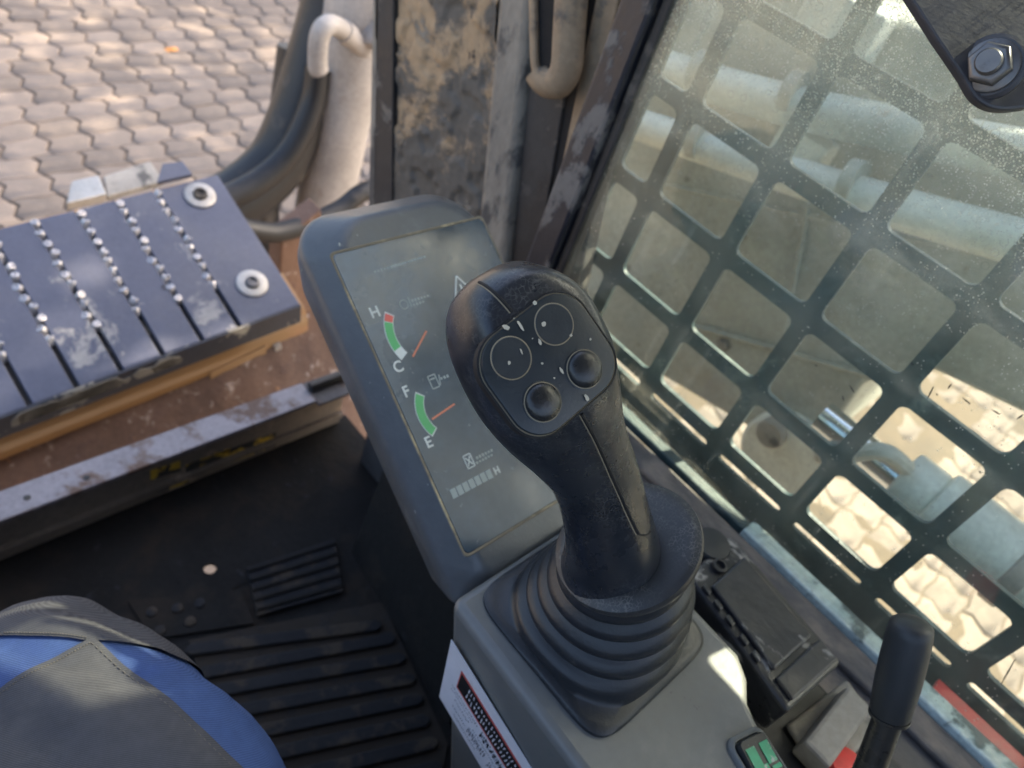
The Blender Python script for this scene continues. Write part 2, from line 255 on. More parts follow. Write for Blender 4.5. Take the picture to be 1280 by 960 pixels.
# ------------------------------------------------------------------ object helpers
def tag(o, label=None, cat=None, group=None, kind=None):
    if label: o['label'] = label
    if cat: o['category'] = cat
    if group: o['group'] = group
    if kind: o['kind'] = kind
    return o
def thing(name, label, cat, loc, group=None):
    o = bpy.data.objects.new(name, None); COL.objects.link(o); o.location = loc; o.empty_display_size = 0.05
    bpy.context.view_layer.update()
    return tag(o, label, cat, group)
class MB:
    def __init__(s): s.v = []; s.f = []
    def add(s, vs, fs):
        n = len(s.v); s.v += [V(p) for p in vs]; s.f += [tuple(i + n for i in f) for f in fs]; return s
    def box(s, a, b):
        x0, y0, z0 = a; x1, y1, z1 = b
        return s.add([(x0, y0, z0), (x1, y0, z0), (x1, y1, z0), (x0, y1, z0), (x0, y0, z1), (x1, y0, z1), (x1, y1, z1), (x0, y1, z1)],
                     [(3, 2, 1, 0), (4, 5, 6, 7), (0, 1, 5, 4), (1, 2, 6, 5), (2, 3, 7, 6), (3, 0, 4, 7)])
    def slab(s, poly, off):                 # polygon of 3-D points, pushed along the vector off
        n = len(poly); off = V(off)
        vs = [V(p) for p in poly] + [V(p) + off for p in poly]
        nr = (vs[1] - vs[0]).cross(vs[2] - vs[1])
        area = V((0, 0, 0))
        for i in range(n): area += vs[i].cross(vs[(i + 1) % n])
        fl = area.dot(off) > 0
        fs = [tuple(range(n)), tuple(range(2 * n - 1, n - 1, -1))] + [(i, i + n, (i + 1) % n + n, (i + 1) % n) for i in range(n)]
        if fl: fs = [tuple(reversed(f)) for f in fs]
        return s.add(vs, fs)
    def loft(s, secs, caps=True):
        n = len(secs[0]); vs = [p for q in secs for p in q]; fs = []
        for k in range(len(secs) - 1):
            for i in range(n):
                j = (i + 1) % n; fs.append((k * n + i, k * n + j, (k + 1) * n + j, (k + 1) * n + i))
        if caps: fs += [tuple(range(n - 1, -1, -1)), tuple(range((len(secs) - 1) * n, len(secs) * n))]
        return s.add(vs, fs)
    def tube(s, path, rad, n=16, caps=True, flat_=1.0):
        path = [V(p) for p in path]; secs = []; up = None
        for i, p in enumerate(path):
            t = (path[min(i + 1, len(path) - 1)] - path[max(i - 1, 0)]).normalized()
            if up is None: up = t.orthogonal().normalized()
            up = (up - up.dot(t) * t).normalized(); w = t.cross(up)
            r = rad[i] if isinstance(rad, (list, tuple)) else rad
            secs.append([p + (up * math.cos(a) + w * math.sin(a) * flat_) * r for a in [2 * math.pi * k / n for k in range(n)]])
        return s.loft(secs, caps)
    def lathe(s, c, ax, prof, n=40):        # prof: (radius, height) pairs along the axis ax from point c
        ax = V(ax).normalized(); a = ax.orthogonal().normalized(); b = ax.cross(a); c = V(c)
        return s.loft([[c + ax * h + (a * math.cos(t) + b * math.sin(t)) * max(r, 1e-5) for t in [2 * math.pi * k / n for k in range(n)]] for r, h in prof])
    def build(s, name, mat, parent=None, smooth=35, bevel=0, seg=2, kind=None, label=None, subsurf=0):
        me = bpy.data.meshes.new(name); me.from_pydata([tuple(p) for p in s.v], [], s.f); me.validate()
        bm = bmesh.new(); bm.from_mesh(me); bmesh.ops.recalc_face_normals(bm, faces=bm.faces); bm.to_mesh(me); bm.free()
        me.materials.append(mat if not isinstance(mat, str) else M[mat])
        if smooth:
            for p in me.polygons: p.use_smooth = True
            me.set_sharp_from_angle(angle=math.radians(smooth))
        o = bpy.data.objects.new(name, me); COL.objects.link(o)
        if parent: o.parent = parent; o.matrix_parent_inverse = parent.matrix_world.inverted()
        if bevel:
            md = o.modifiers.new('bevel', 'BEVEL'); md.width = bevel; md.segments = seg; md.limit_method = 'ANGLE'; md.angle_limit = math.radians(40); md.harden_normals = False
        if kind: o['kind'] = kind
        if label: o['label'] = label
        return o
def crom(pts, n):                           # smooth curve through points (numbers or vectors)
    out = []
    for i in range(len(pts) - 1):
        p0, p1, p2, p3 = pts[max(i - 1, 0)], pts[i], pts[i + 1], pts[min(i + 2, len(pts) - 1)]
        for k in range(n):
            t = k / n
            out.append((p1 * 2 + (p2 - p0) * t + (p0 * 2 - p1 * 5 + p2 * 4 - p3) * t * t + (p1 * 3 - p0 - p2 * 3 + p3) * t ** 3) * 0.5)
    out.append(pts[-1] * 1); return out
def sup(t, e):                              # superellipse unit point
    c, s = math.cos(t), math.sin(t)
    return (math.copysign(abs(c) ** (2 / e), c), math.copysign(abs(s) ** (2 / e), s))
def rrect(w, h, r, n=8):                    # rounded rectangle, corner list counter-clockwise
    if not isinstance(r, (list, tuple)): r = [r] * 4
    out = []
    for (sx, sy, a0), q in zip(((1, 1, 0), (-1, 1, 90), (-1, -1, 180), (1, -1, 270)), r):
        for k in range(n + 1):
            a = math.radians(a0 + 90 * k / n); out.append((sx * (w / 2 - q) + q * math.cos(a), sy * (h / 2 - q) + q * math.sin(a)))
    return out
def struct(o, label, cat=None): return tag(o, label, cat, None, 'structure')

exec_parts = []
# ------------------------------------------------------------------ ground and pavement
GZ = -0.90
g = MB().add([(-60, -60, GZ - 0.05), (60, -60, GZ - 0.05), (60, 60, GZ - 0.05), (-60, 60, GZ - 0.05)], [(0, 1, 2, 3)])
struct(g.build('ground', 'sand', smooth=0), 'beige sandy ground reaching far around the machine', 'ground')
bed = MB().add([(-4, -6, GZ - 0.014), (14, -6, GZ - 0.014), (14, 14, GZ - 0.014), (-4, 14, GZ - 0.014)], [(0, 1, 2, 3)])
pave = struct(bed.build('pavement', 'joint', smooth=0), 'pavement of wavy interlocking beige grey blocks beyond the machine', 'pavement')
PW, PH = 0.166, 0.128
def paver_mesh(phase):
    pts = []; n = 4; g2 = 0.0052; g3 = 0.0018
    def wave(x): return 0.0065 * math.sin(2 * math.pi * x / PW + phase)
    def zig(y): return 0.017 * math.sin(2 * math.pi * y / PH)
    xl, xr, yb, yt = -PW / 2, PW / 2, -PH / 2, PH / 2
    for k in range(n): x = xl + (xr - xl) * k / n; pts.append((max(xl + g2, x), yb + wave(x) + g3))
    for k in range(n): y = yb + (yt - yb) * k / n; pts.append((xr + zig(y) - g2, min(max(y + wave(xr), yb + wave(xr) + g3), yt)))
    for k in range(n): x = xr + (xl - xr) * k / n; pts.append((min(xr - g2, x), yt + wave(x) - g3))
    for k in range(n): y = yt + (yb - yt) * k / n; pts.append((xl + zig(y) + g2, min(y + wave(xl), yt + wave(xl) - g3)))
    N = len(pts); cx = sum(p[0] for p in pts) / N; cy = sum(p[1] for p in pts) / N
    bot = [(x, y, -0.03) for x, y in pts]; mid = [(x, y, -0.0035) for x, y in pts]
    top = [(cx + (x - cx) * 0.965, cy + (y - cy) * 0.955, 0) for x, y in pts]
    mb = MB(); mb.loft([bot, mid, top])
    me = bpy.data.meshes.new('paver'); me.from_pydata([tuple(p) for p in mb.v], [], mb.f); me.materials.append(M['paver'])
    for p in me.polygons: p.use_smooth = True
    me.set_sharp_from_angle(angle=math.radians(50)); return me, mb
vs = []; n1 = 120; n2 = 110
for j in range(n2 + 1):
    for i in range(n1 + 1):
        x = 1.25 + 5.5 * i / n1; y = -2.6 + 4.6 * j / n2
        vs.append((x, y, GZ - 0.0012 + 0.0050 * noise.noise(V((x * 1.7, y * 1.7, 0))) + 0.003 * noise.noise(V((x * 7, y * 7, 2))) - 0.02 * max(0, 1.5 - x) - 0.03 * max(0, y - 1.6)))
sd_ = MB().add(vs, [(j * (n1 + 1) + i, j * (n1 + 1) + i + 1, (j + 1) * (n1 + 1) + i + 1, (j + 1) * (n1 + 1) + i) for j in range(n2) for i in range(n1)])
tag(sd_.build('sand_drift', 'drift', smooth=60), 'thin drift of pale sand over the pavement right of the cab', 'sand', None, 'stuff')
PM = [paver_mesh(0), paver_mesh(math.pi)]
def inview(p, m=30):
    v = p - EYE; c = V((RX.x * v.x + RY.x * v.y + RZ.x * v.z, RX.y * v.x + RY.y * v.y + RZ.y * v.z, RX.z * v.x + RY.z * v.y + RZ.z * v.z))
    if c.z < 0.05: return None
    x, y = 640 + FPX * c.x / c.z, 480 + FPX * c.y / c.z
    return (x, y, c.z) if -m < x < 1280 + m and -m < y < 960 + m else None
cand = []
for j in range(-30, 62):
    sh = (j // 3) % 2
    for i in range(-6, 44):
        p = V(((i + 0.5 * sh) * PW, j * PH, GZ)); q = inview(p)
        if q is None: continue
        x, y, d = q
        vis = (x < 480 and y < 320 and y < 330 - 0.25 * x) or (x > 880 and y > 380 and x - 880 > (560 - y) * 0.7)
        cand.append((not vis, d, p, sh))
cand.sort(key=lambda c: (c[0], c[1]))
rest = MB()
for n_, (hid, d, p, sh) in enumerate(cand):
    rz = GZ + random.uniform(-0.003, 0.002)
    if n_ < 300 and not hid:
        o = bpy.data.objects.new('paver', PM[sh][0]); COL.objects.link(o); o.location = (p.x, p.y, rz)
        o.rotation_euler = (random.uniform(-.012, .012), random.uniform(-.012, .012), random.uniform(-.015, .015)); o.parent = pave
    else:
        mb = PM[sh][1]; rest.add([(v.x + p.x, v.y + p.y, v.z + rz) for v in mb.v], mb.f)
if rest.v: rest.build('paver_field', 'paver', pave, smooth=50, kind='stuff')
lf = MB(); c = ZP(215, 62, GZ + 0.004)
lf.loft([[c + V((0.035 * math.cos(a) * k, 0.022 * math.sin(a) * k, 0.012 * (1 - k) + 0.004 * math.sin(3 * a))) for a in [2 * math.pi * i / 10 for i in range(10)]] for k in (1, 0.5, 0.1)])
tag(lf.build('fallen_leaf', 'dryleaf'), 'single orange fallen leaf lying on the wavy pavement', 'leaf')

# ------------------------------------------------------------------ tree that dapples the pavement
def tree(base, cc, R, nleaf, label, seed):
    rnd = random.Random(seed); base = V(base); cc = V(cc)
    t = thing('broadleaf_tree', label, 'tree', base)
    tr = MB(); tr.tube(crom([base, base + (cc - base) * 0.35 + V((0.15, 0.1, 0)), base + (cc - base) * 0.8], 6), [0.19 - 0.008 * k for k in range(13)], 12)
    tips = []
    for k in range(10):
        a = rnd.uniform(0, 6.28); q = cc + V((math.cos(a) * R[0] * 0.75, math.sin(a) * R[1] * 0.75, rnd.uniform(-.5, .6) * R[2])); tips.append(q)
        s0 = base + (cc - base) * rnd.uniform(0.5, 0.8)
        tr.tube(crom([s0, (s0 + q) / 2 + V((0, 0, 0.2)), q], 5), [0.06 - 0.005 * i for i in range(11)], 7)
    tr.build('trunk', 'bark', t)
    cl = []
    for k in range(70):
        while True:
            q = V((rnd.uniform(-1, 1), rnd.uniform(-1, 1), rnd.uniform(-1, 1)))
            if 0.2 < q.length < 1: break
        cl.append(cc + V((q.x * R[0], q.y * R[1], q.z * R[2])))
    cr = MB()
    for k in range(nleaf):
        c0 = rnd.choice(cl); p = c0 + V((rnd.gauss(0, .30), rnd.gauss(0, .22), rnd.gauss(0, .16)))
        a = V((rnd.uniform(-1, 1), rnd.uniform(-1, 1), rnd.uniform(-.6, .6))).normalized(); b = a.orthogonal().normalized(); b.rotate(Matrix.Rotation(rnd.uniform(0, 6.28), 3, a))
        l = rnd.uniform(.06, .11); w = l * 0.32
        cr.add([p - a * l, p - a * l * .2 + b * w, p + a * l, p - a * l * .2 - b * w], [(0, 1, 2, 3)])
    cr.build('crown', 'leafgreen', t, smooth=0)
tree((8.2, 2.6, GZ), (7.4, 2.2, 4.3), (2.6, 2.0, 1.5), 9500, 'leafy tree standing to the right of the machine over the pavement', 3)

tree((6.3, 0.9, GZ), (5.0, 0.50, 4.2), (1.5, 0.65, 0.7), 7000, 'unseen second tree added to shade the step plate, low crown nearest the cab', 11)  # out of view, put in to keep direct sun off the step plate

# ------------------------------------------------------------------ cab shell
fl = MB().box((-0.60, -0.80, -0.04), (0.262, 0.70, 0.0)).box((0.322, -0.80, -0.04), (0.62, 0.70, 0.0)).box((0.262, -0.80, -0.04), (0.322, 0.512, 0.0)).box((0.262, 0.572, -0.04), (0.322, 0.70, 0.0))
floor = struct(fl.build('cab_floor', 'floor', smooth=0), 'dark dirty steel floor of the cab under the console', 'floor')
hp = MB()                                                            # plate with a drilled hole let into the floor
hc = V((0.292, 0.542)); ring = [2 * math.pi * k / 32 for k in range(32)]
def sq(a): c, s = math.cos(a), math.sin(a); m = max(abs(c), abs(s)); return c / m, s / m
hp.loft([[V((hc.x + 0.045 * sq(a)[0], hc.y + 0.045 * sq(a)[1], 0.0015)) for a in ring], [V((hc.x + 0.0085 * math.cos(a), hc.y + 0.0085 * math.sin(a), 0.0015)) for a in ring], [V((hc.x + 0.0085 * math.cos(a), hc.y + 0.0085 * math.sin(a), -0.004)) for a in ring]], caps=False)
hp.build('drilled_plate', 'floor', floor, smooth=0)
# front sill: a capping strip on a low wall
sw = MB().box((-0.60, 0.690, -0.10), (0.60, 0.705, 0.098))
struct(sw.build('cab_front_wall', 'inner', smooth=0), 'low flaking black wall under the front sill of the cab', 'wall')
lip = MB().slab([(-0.6, 0.683, 0.030), (0.60, 0.683, 0.030), (0.60, 0.683, 0.020), (-0.6, 0.683, 0.020)], (0, 0.0069, 0))
tag(lip.build('wall_ledge', 'inner', smooth=0), 'thin dark ledge along the low wall under the front sill', 'ledge', kind='structure')
cap = thing('front_sill', 'worn pale steel sill strip along the front edge of the cab', 'sill', (0.2, 0.70, 0.1))
MB().box((-0.60, 0.672, 0.098), (0.532, 0.716, 0.106)).build('sill_strip', 'sill', cap, smooth=0, bevel=0.002)
MB().box((0.5325, 0.664, 0.098), (0.60, 0.716, 0.104)).build('end_piece', 'rail', cap, smooth=0, bevel=0.002)
MB().tube([(0.535, 0.697, 0.112), (0.60, 0.697, 0.112)], 0.008, 10).build('end_roll', 'rubber', cap)
for p in ((34, 622), (108, 597)):
    q = ZP(*p, 0.1062); MB().lathe(q - V((0, 0, 0.002)), (0, 0, 1), [(0.0045, 0), (0.0045, 0.0022), (0.002, 0.003)], 10).build('rivet', 'seal', cap)
st = thing('warning_sticker', 'torn yellow warning sticker flaking off the black wall under the sill', 'sticker', YP(270, 590, 0.688))
for (x0, x1, y0, y1) in ((188, 225, 578, 592), (232, 345, 571, 590), (268, 290, 556, 566), (196, 236, 596, 608)):
    q = [YP(x0, y0 + 10, 0.6899), YP(x1, y0 - (x1 - x0) * .38 + 12, 0.6899), YP(x1, y1 - (x1 - x0) * .38 + 10, 0.6899), YP(x0, y1 + 8, 0.6899)]
    MB().slab(q, (0, -0.0008, 0)).build('sticker_piece', 'sticker', st, smooth=0)
# floor mat of raised ribs, yawed a little on the floor
mat_ = thing('floor_mat', 'black rubber floor mat with long raised ribs and caked dirt', 'floor mat', ZP(430, 850, 0.002))
mq = [ZP(236, 800, 0.004), ZP(478, 752, 0.004), ZP(560, 930, 0.004), ZP(545, 1000, 0.004), ZP(300, 1010, 0.004)]
MB().slab(mq, (0, 0, -0.0035)).build('mat_sheet', 'matmud', mat_, smooth=0)
rows = [((240, 813), (470, 783)), ((255, 842), (487, 800)), ((268, 865), (500, 824)), ((280, 893), (512, 850)), ((292, 922), (522, 875)), ((310, 950), (530, 902)), ((325, 982), (540, 930)), ((340, 1012), (545, 960))]
for a, b in rows:
    A, B = ZP(*a, 0.005), ZP(*b, 0.005); u = (B - A).normalized(); w = V((-u.y, u.x, 0)) * 0.0085
    pts = [A - w, B - w, B - w * .4 + u * .008, B + w * .4 + u * .008, B + w, A + w, A + w * .4 - u * .008, A - w * .4 - u * .008]
    MB().slab(pts, (0, 0, 0.005)).build('rib', 'matrib', mat_, smooth=0, bevel=0.0022)
gr = thing('floor_vent', 'black slatted vent plate set in the floor ahead of the ribbed mat', 'vent', ZP(370, 730, 0.002))
vq = [ZP(308, 712, 0.002), ZP(418, 676, 0.002), ZP(428, 742, 0.002), ZP(322, 772, 0.002)]
MB().slab(vq, (0, 0, 0.006)).build('vent_plate', 'matrib', gr, smooth=0, bevel=0.001)
for k in range(5):
    t0, t1 = (k + .3) / 5, (k + .62) / 5; L = lambda a, b, t: a + (b - a) * t
    q = [L(vq[0], vq[3], t0), L(vq[1], vq[2], t0), L(vq[1], vq[2], t1), L(vq[0], vq[3], t1)]
    MB().slab([p + V((0, 0, 0.0061)) for p in q], (0, 0, 0.003)).build('slat', 'floor', gr, smooth=0, bevel=0.001)
# foot plate ahead, between the vent and the left wall
fp = thing('foot_plate', 'dirty bolted plate on the floor in front of the knee', 'plate', ZP(230, 730, 0.002))
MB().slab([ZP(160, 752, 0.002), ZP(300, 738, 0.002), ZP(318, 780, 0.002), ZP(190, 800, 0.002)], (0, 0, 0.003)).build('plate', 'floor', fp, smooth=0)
fh = fp.children[0]
for p in ((190, 765), (222, 760), (250, 754), (200, 788), (238, 777)):
    MB().lathe(ZP(*p, 0.005), (0, 0, 1), [(0.007, 0), (0.007, 0.002), (0.003, 0.003)], 10).build('bolt', 'matrib', fp)
# right side kick panel of the floor well
kp = MB().slab([ZP(440, 690, 0.0), ZP(560, 905, 0.0), ZP(560, 905, 0.0) + V((.03, 0, .30)), ZP(440, 690, 0.0) + V((.03, 0, .30))], (0.008, 0, 0))
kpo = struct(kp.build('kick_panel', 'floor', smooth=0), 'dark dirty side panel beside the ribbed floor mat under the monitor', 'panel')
for p, r in (((498, 745), .006), ((520, 778), .014), ((505, 725), .005)):
    q = XP(*p, ZP(440, 690, 0).x + 0.012); MB().lathe(q, (-1, 0, 0.1), [(r, -0.004), (r, 0.004), (r * .5, 0.006)], 12).build('plug', 'seal', kpo)
# right wall under the window, rear wall, left wall and roof
rw = MB().box((0.585, -0.80, 0.0), (0.60, 0.60, 0.485)); struct(rw.build('cab_side_wall', 'shell', smooth=0), 'dark cab side wall below the guarded window', 'wall')
bw = MB().box((-0.60, -0.82, 0.0), (0.60, -0.80, 0.95)); struct(bw.build('cab_rear_wall', 'shell', smooth=0), 'dark rear wall of the cab behind the seat', 'wall')
rf = MB().box((-0.62, -0.82, 1.62), (0.62, 0.40, 1.66)); struct(rf.build('cab_roof', 'shell', smooth=0), 'dark roof panel over the cab', 'roof')
lw = MB().box((-0.615, -0.80, 0.0), (-0.60, 0.70, 0.85)); struct(lw.build('cab_door_wall', 'shell', smooth=0), 'lower half of the door side of the cab', 'wall')

# ------------------------------------------------------------------ front right pillar: upright strips on the side wall between windscreen and window
pl = thing('cab_pillar', 'mud caked front corner pillar of the cab beside the window', 'pillar', (0.60, 0.55, 0.2))
def strip(name, mat, tl, tr, br, bl, x, dx, smooth=0, bevel=0.002):
    def ext(a, b, x): A, B = XP(*a, x), XP(*b, x); dv = (B - A) / max(1e-6, abs(B.z - A.z)); return A - dv * 0.5, B + dv * max(0, B.z - 0.10)
    A, Dn = ext(tl, bl, x); B, C = ext(tr, br, x)
    return MB().slab([A, B, C, Dn], (dx, 0, 0)).build(name, mat, pl, smooth=smooth, bevel=bevel)
strip('edge_strip', 'seal', (469, 0), (492, 0), (490, 240), (466, 240), 0.597, 0.03)
strip('edge_bead', 'mudgrey', (466, 0), (470.5, 0), (467.5, 240), (461, 240), 0.5965, 0.03)
# the caked panel, as a grid pushed in and out where mud has flaked away
xa = 0.604; n1, n2 = 60, 110
A, B, C_, Dd = XP(490, -60, xa), XP(625, -60, xa), XP(612, 330, xa), XP(488, 330, xa)
mb = MB(); vs = []
for j in range(n2 + 1):
    for i in range(n1 + 1):
        s, t = i / n1, j / n2
        p = (A * (1 - s) + B * s) * (1 - t) + (Dd * (1 - s) + C_ * s) * t
        q = V((p.y * 26, p.z * 26, 1.3)); h = noise.fractal(q, 1.0, 2.0, 5)
        thick = 0.0035 * max(0, min(1, (h + 0.12) * 7)) + 0.0012 * noise.noise(q * 4)
        vs.append(p - V((thick, 0, 0)))
mb.add(vs, [(j * (n1 + 1) + i, j * (n1 + 1) + i + 1, (j + 1) * (n1 + 1) + i + 1, (j + 1) * (n1 + 1) + i) for j in range(n2) for i in range(n1)])
mb.build('caked_panel', 'mudplate', pl, smooth=60)
strip('panel_lower', 'mudplate', (488, 300), (615, 300), (600, 480), (486, 480), 0.606, 0.02)
strip('rounded_post', 'mudgrey', (622, -20), (664, -20), (634, 300), (594, 300), 0.588, 0.03, 30, 0.010)
strip('dark_channel', 'seal', (660, -20), (728, -20), (672, 330), (632, 300), 0.599, 0.02)
strip('tan_strip', 'mudtan', (748, -20), (776, -20), (709, 330), (676, 330), 0.590, 0.012)
strip('slit_edge', 'gap', (726, -20), (750, -20), (678, 330), (666, 330), 0.602, 0.012)
strip('outer_channel', 'frame', (774, -20), (800, -20), (728, 330), (706, 330), 0.596, 0.02)
# grab handle: flattened loop, its lower end rounding off in front of the channel
gh = thing('grab_handle', 'tan mud covered grab handle loop hanging on the pillar', 'handle', XP(692, 100, 0.575))
def ghp(px, py): return XP(px, py, 0.572)
outer = [ghp(718, -60), ghp(714, 0), ghp(711, 50), ghp(708, 85), ghp(697, 104), ghp(680, 102), ghp(670, 85), ghp(668, 50), ghp(667, 0), ghp(666, -60)]
oc = crom(outer, 6); rad = [0.0125 if i < len(oc) * .62 else 0.0045 for i in range(len(oc))]
MB().tube(oc, rad, 12, flat_=1.2).build('loop', 'mudtan', gh)
MB().slab([XP(664, -60, 0.574), XP(712, -60, 0.574), XP(709, 60, 0.574), XP(698, 98, 0.574), XP(680, 98, 0.574), XP(668, 70, 0.574)], (0.004, 0, 0)).build('slot_shade', 'gap', gh, smooth=0, bevel=0.001)  # black sheet painting the shade inside the handle loop

# ------------------------------------------------------------------ side window
WX, WY1, WZ0 = 0.555, 0.362, 0.512
win = thing('side_window', 'dusty green tinted side window pane beside the console', 'window', (WX, -0.1, WZ0))
MB().box((WX, -0.72, WZ0), (WX + 0.005, WY1 - 0.004, 1.50)).build('glass_pane', 'glass', win, smooth=0)
MB().box((WX - 0.012, WY1 - 0.002, 0.45), (WX + 0.018, WY1 + 0.030, 1.52)).build('front_frame', 'frame', win, smooth=0, bevel=0.004)
MB().box((WX - 0.004, WY1 - 0.012, 0.50), (WX + 0.014, WY1 - 0.003, 1.50)).build('seal', 'seal', win, smooth=0, bevel=0.002)
MB().box((WX - 0.003, 0.062, WZ0 - 0.010), (WX + 0.010, WY1 - 0.014, WZ0 + 0.003)).build('bottom_channel', 'guard', win, smooth=0, bevel=0.0015)
MB().box((WX - 0.004, -0.72, WZ0 - 0.010), (WX + 0.016, 0.0615, WZ0 + 0.0035)).build('bottom_channel', 'pane_glare', win, smooth=0, bevel=0.0015)
MB().box((WX - 0.012, -0.75, 1.503), (WX + 0.018, WY1 + 0.03, 1.55)).build('top_frame', 'frame', win, smooth=0)
MB().box((WX - 0.012, -0.77, 0.45), (WX + 0.018, -0.721, 1.50)).build('rear_frame', 'frame', win, smooth=0)
rl = thing('window_ledge', 'worn dark ledge strip running along the bottom of the side window', 'ledge', (0.5, 0.0, 0.53))
MB().box((0.488, -0.60, 0.470), (WX - 0.005, 0.345, 0.503)).build('ledge_body', 'rail', rl, smooth=0, bevel=0.004)
MB().box((0.520, -0.60, 0.5035), (WX - 0.006, 0.345, 0.511)).build('upper_step', 'rail', rl, smooth=0, bevel=0.003)
MB().box((0.470, -0.60, 0.450), (0.4875, 0.345, 0.480)).build('lower_step', 'seal', rl, smooth=0, bevel=0.002)
tw = MB()
for (px, py, dx, dy) in ((1163, 491, 4, -8), (1208, 501, 5, 4), (1245, 515, 5, 3), (1065, 486, 3, 5), (1054, 498, 1, 4), (1275, 521, 4, -3), (1187, 483, 2, -3), (1171, 493, 1, 1), (1260, 840, 9, -16), (1020, 457, 1, 1), (1140, 455, 1.5, 1), (1225, 590, 1.5, 1.5), (1178, 672, 1, 1.5), (1048, 676, 1.5, 1)):
    a, b = XP(px - dx, py - dy, WX - 0.0012), XP(px + dx, py + dy, WX - 0.0012); tw.tube([a, (a + b) / 2, b], [0.0002, 0.0006, 0.0003], 6)
tw.build('stuck_specks', 'seal', win, kind='stuff')
# red and white strip along the outside of the sill, rearward
ms = thing('marker_strip', 'peeling red marker strip on the outside of the window sill', 'strip', (0.585, -0.2, 0.53))
MB().box((0.575, -0.42, 0.500), (0.597, -0.135, 0.504)).build('red_band', 'redpaint', ms, smooth=0)
# ------------------------------------------------------------------ guard outside the window: one cut plate with rounded openings
GX, GT = 0.617, 0.005
ga = thing('window_guard', 'dark steel guard grille with rounded openings outside the side window', 'guard', (GX, -0.1, 0.46))
ys = [0.333 - 0.0957 * k for k in range(-0, 12)]; zs = [0.522] + [0.593 + 0.0925 * k for k in range(0, 11)]
bwd = 0.0080
us = [0.388] + ys; mbg = MB()
def cell_ring(y0, y1, z0, z1, r):
    return [((y0 + y1) / 2 + a, (z0 + z1) / 2 + b) for a, b in rrect(y1 - y0, z1 - z0, r, 4)]
def frame_cell(cy0, cy1, cz0, cz1, oy0, oy1, oz0, oz1, r):
    """one cell of plate (cy, cz) with a rounded hole (oy, oz): front, back and the hole's wall"""
    ringp = cell_ring(oy0, oy1, oz0, oz1, r); n = len(ringp)
    def out(p):
        a = p[0] - (oy0 + oy1) / 2; b = p[1] - (oz0 + oz1) / 2
        return (cy1 if a > 0 else cy0, cz1 if b > 0 else cz0)
    m = n // 4; outp = []
    corner = [(cy1, cz1), (cy0, cz1), (cy0, cz0), (cy1, cz0)]
    for k in range(n): outp.append(corner[k // m])
    for x, fl in ((GX, 1), (GX + GT, 0)):
        for k in range(n):
            k2 = (k + 1) % n; a, b = ringp[k], ringp[k2]
            if k // m == k2 // m: mbg.add([(x, *a), (x, *b), (x, *outp[k])], [(0, 1, 2)])
            else: mbg.add([(x, *a), (x, *b), (x, *outp[k2]), (x, *outp[k])], [(0, 1, 2, 3)])
    mbg.loft([[V((GX, *p)) for p in ringp], [V((GX + GT, *p)) for p in ringp]], caps=False)
for i in range(len(us) - 1):
    y1, y0 = us[i], us[i + 1]
    for j in range(len(zs) - 1):
        hy1 = y1 - (bwd if i else 0.012); frame_cell(y0, y1, zs[j], zs[j + 1], y0 + bwd, hy1, zs[j] + (bwd if j else 0.004), zs[j + 1] - bwd, 0.0075)
    # slot row under the lowest bar
    frame_cell(y0, y1, 0.462, zs[0], y0 + bwd * 1.1, y1 - bwd * 1.1, 0.501, 0.5095, 0.004)
go = mbg.build('guard_plate', 'guard', ga, smooth=0)
wl = go.modifiers.new('weld', 'WELD'); wl.merge_threshold = 0.0002
MB().box((GX - 0.002, -0.74, 0.440), (GX + 0.012, 0.40, 0.4615)).build('bottom_rail', 'guard', ga, smooth=0, bevel=0.002)
MB().box((GX - 0.012, 0.3885, 0.44), (GX + 0.014, 0.412, 1.55)).build('front_post', 'guard', ga, smooth=0, bevel=0.002)
for k, y in enumerate([0.15, -0.043, -0.24]):
    MB().box((WX + 0.02, y - 0.012, 0.44), (GX - 0.003, y + 0.012, 0.452)).build('stay', 'guard', ga, smooth=0)

# ------------------------------------------------------------------ bracket with bolt, upper right
bk = thing('bolted_bracket', 'dark scuffed bracket plate with a steel bolt at the top of the window', 'bracket', D(1240, 90, .395))
bq = crom([D(x, y, .395) for x, y in ((1205, 98), (1218, 120), (1236, 133), (1258, 137), (1285, 134))], 4)
poly = [D(1120, -30, .395), D(1140, 0, .395), D(1172, 50, .395)] + bq + [D(1330, 120, .395), D(1330, -40, .395)]
zd = cdir(0, 0, 1)
MB().slab(poly, zd * 0.007).build('plate', 'bracket', bk, smooth=0, bevel=0.0015)
ba = cdir(-0.62, 0.10, -0.78); bc = D(1240, 84, .393)
MB().lathe(bc, ba, [(0.0160, -0.0017), (0.0160, 0.0013), (0.0143, 0.0025), (0.0084, 0.0025)], 32).build('washer', 'bracket', bk)
MB().lathe(bc, ba, [(0.0130, 0.0021), (0.0130, 0.0042), (0.0122, 0.0046)], 32).build('spring_washer', 'bolt', bk)
MB().lathe(bc, ba, [(0.0108, 0.0042), (0.0108, 0.0101), (0.0092, 0.0113), (0.0071, 0.0113)], 6).build('nut', 'bolt', bk, smooth=20, bevel=0.0007)
MB().lathe(bc, ba, [(0.0063, 0.0042), (0.0063, 0.0139), (0.0055, 0.0150)], 24).build('stud', 'bolt', bk)

